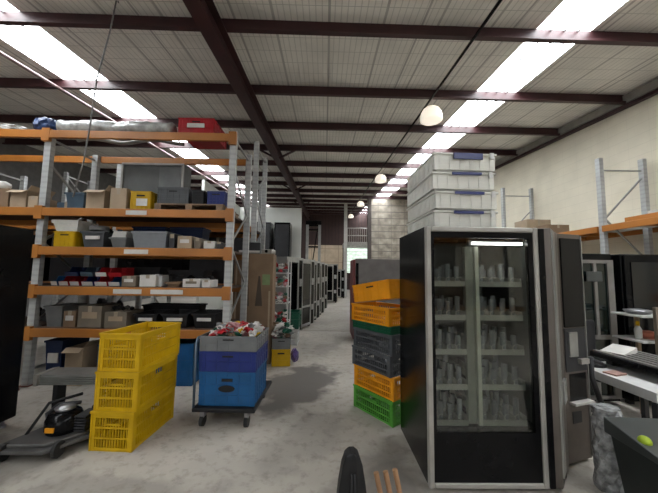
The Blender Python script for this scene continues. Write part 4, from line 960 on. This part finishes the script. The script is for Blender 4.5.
for j in range(6): mb.box(.14, .25, -.06, .12, .14+j*.024, .152+j*.024)
mb.build('cylinder_fins', 'dark', t)
MB().box(.16, .27, .12, .24, .13, .30).build('fuel_tank', 'blackp', t, bev=.02)
MB().tube([(-.17, .02, .135), (-.20, .02, .26), (-.10, .04, .34), (.1, .06, .35)], .016, 8).build('exhaust_pipe', 'dark', t, smooth=True)
MB().tube([(-.28, -.1, .12), (-.22, .06, .34), (.05, .14, .40)], .014, 8).build('handle_bar', 'blackp', t, smooth=True)
for x, y in ((-.30, -.27), (.14, -.22), (-.10, .27), (.27, .20)): MB().tube([(x-.015, y, .07), (x+.015, y, .07)], .068, 14).build('wheel', 'rubber', t)
# ribbed radiator panel propped on it
t = thing('radiator_panel', 'grey ribbed metal panel lying across the old mower', 'metal panel', (-2.46, 3.24, 0), math.radians(3))
mb = MB(); mb.box(-.36, .44, -.10, .14, .445, .475)
for j in range(5): mb.box(-.34, .44, -.125, -.10, .385+j*.018, .395+j*.018)
mb.build('body', mat('grey_metal_sheet', (.42, .42, .40), .4, .5), t)
MB().prism([(-.40, -.12), (-.36, -.13), (-.36, .14), (-.40, .10)], .375, .485).build('end_cap', 'silver', t)
for x in (-.25, .3): MB().box(x-.02, x+.02, -.04, .08, 0, .445).build('support', 'blackp', t)
# guard post at rack foot
t = thing('rack_guard', 'grey and rust-red guard post at the left rack upright', 'guard', (RXL-.02, 3.90, 0), 0)
MB().box(-.045, .045, -.03, .03, .12, .62).build('post', 'silver', t, bev=.01)
MB().hexa([(-.09, -.07, 0), (.09, -.07, 0), (.09, .07, 0), (-.09, .07, 0), (-.05, -.035, .30), (.05, -.035, .30), (.05, .035, .30), (-.05, .035, .30)]).build('shoe', 'rust', t)
MB().box(-.07, .07, -.05, .05, .62, .635).build('cap', 'silver2', t)
# settle the bag on its box
bpy.context.view_layer.update()
zmin = min((BAG.matrix_world @ v.co).z for v in BAG.data.vertices)
BAG.location.z += (at(-3, 188, FY).z-zmin)
# ------------------------------------------------------------------ light
w = bpy.data.worlds.new('world'); sc.world = w; w.use_nodes = True
bg = w.node_tree.nodes['Background']
sky = w.node_tree.nodes.new('ShaderNodeTexSky'); sky.sky_type = 'HOSEK_WILKIE'; sky.turbidity = 6
mxw = w.node_tree.nodes.new('ShaderNodeMix'); mxw.data_type = 'RGBA'; mxw.inputs[0].default_value = .25
mxw.inputs[6].default_value = (1, 1, 1, 1); w.node_tree.links.new(sky.outputs[0], mxw.inputs[7]); w.node_tree.links.new(mxw.outputs[2], bg.inputs[0])
bg.inputs[1].default_value = 3.2
vs = sc.view_settings; vs.view_transform = 'Standard'; vs.look = 'None'; vs.gamma = 1; vs.exposure = 1.12; vs.use_curve_mapping = False
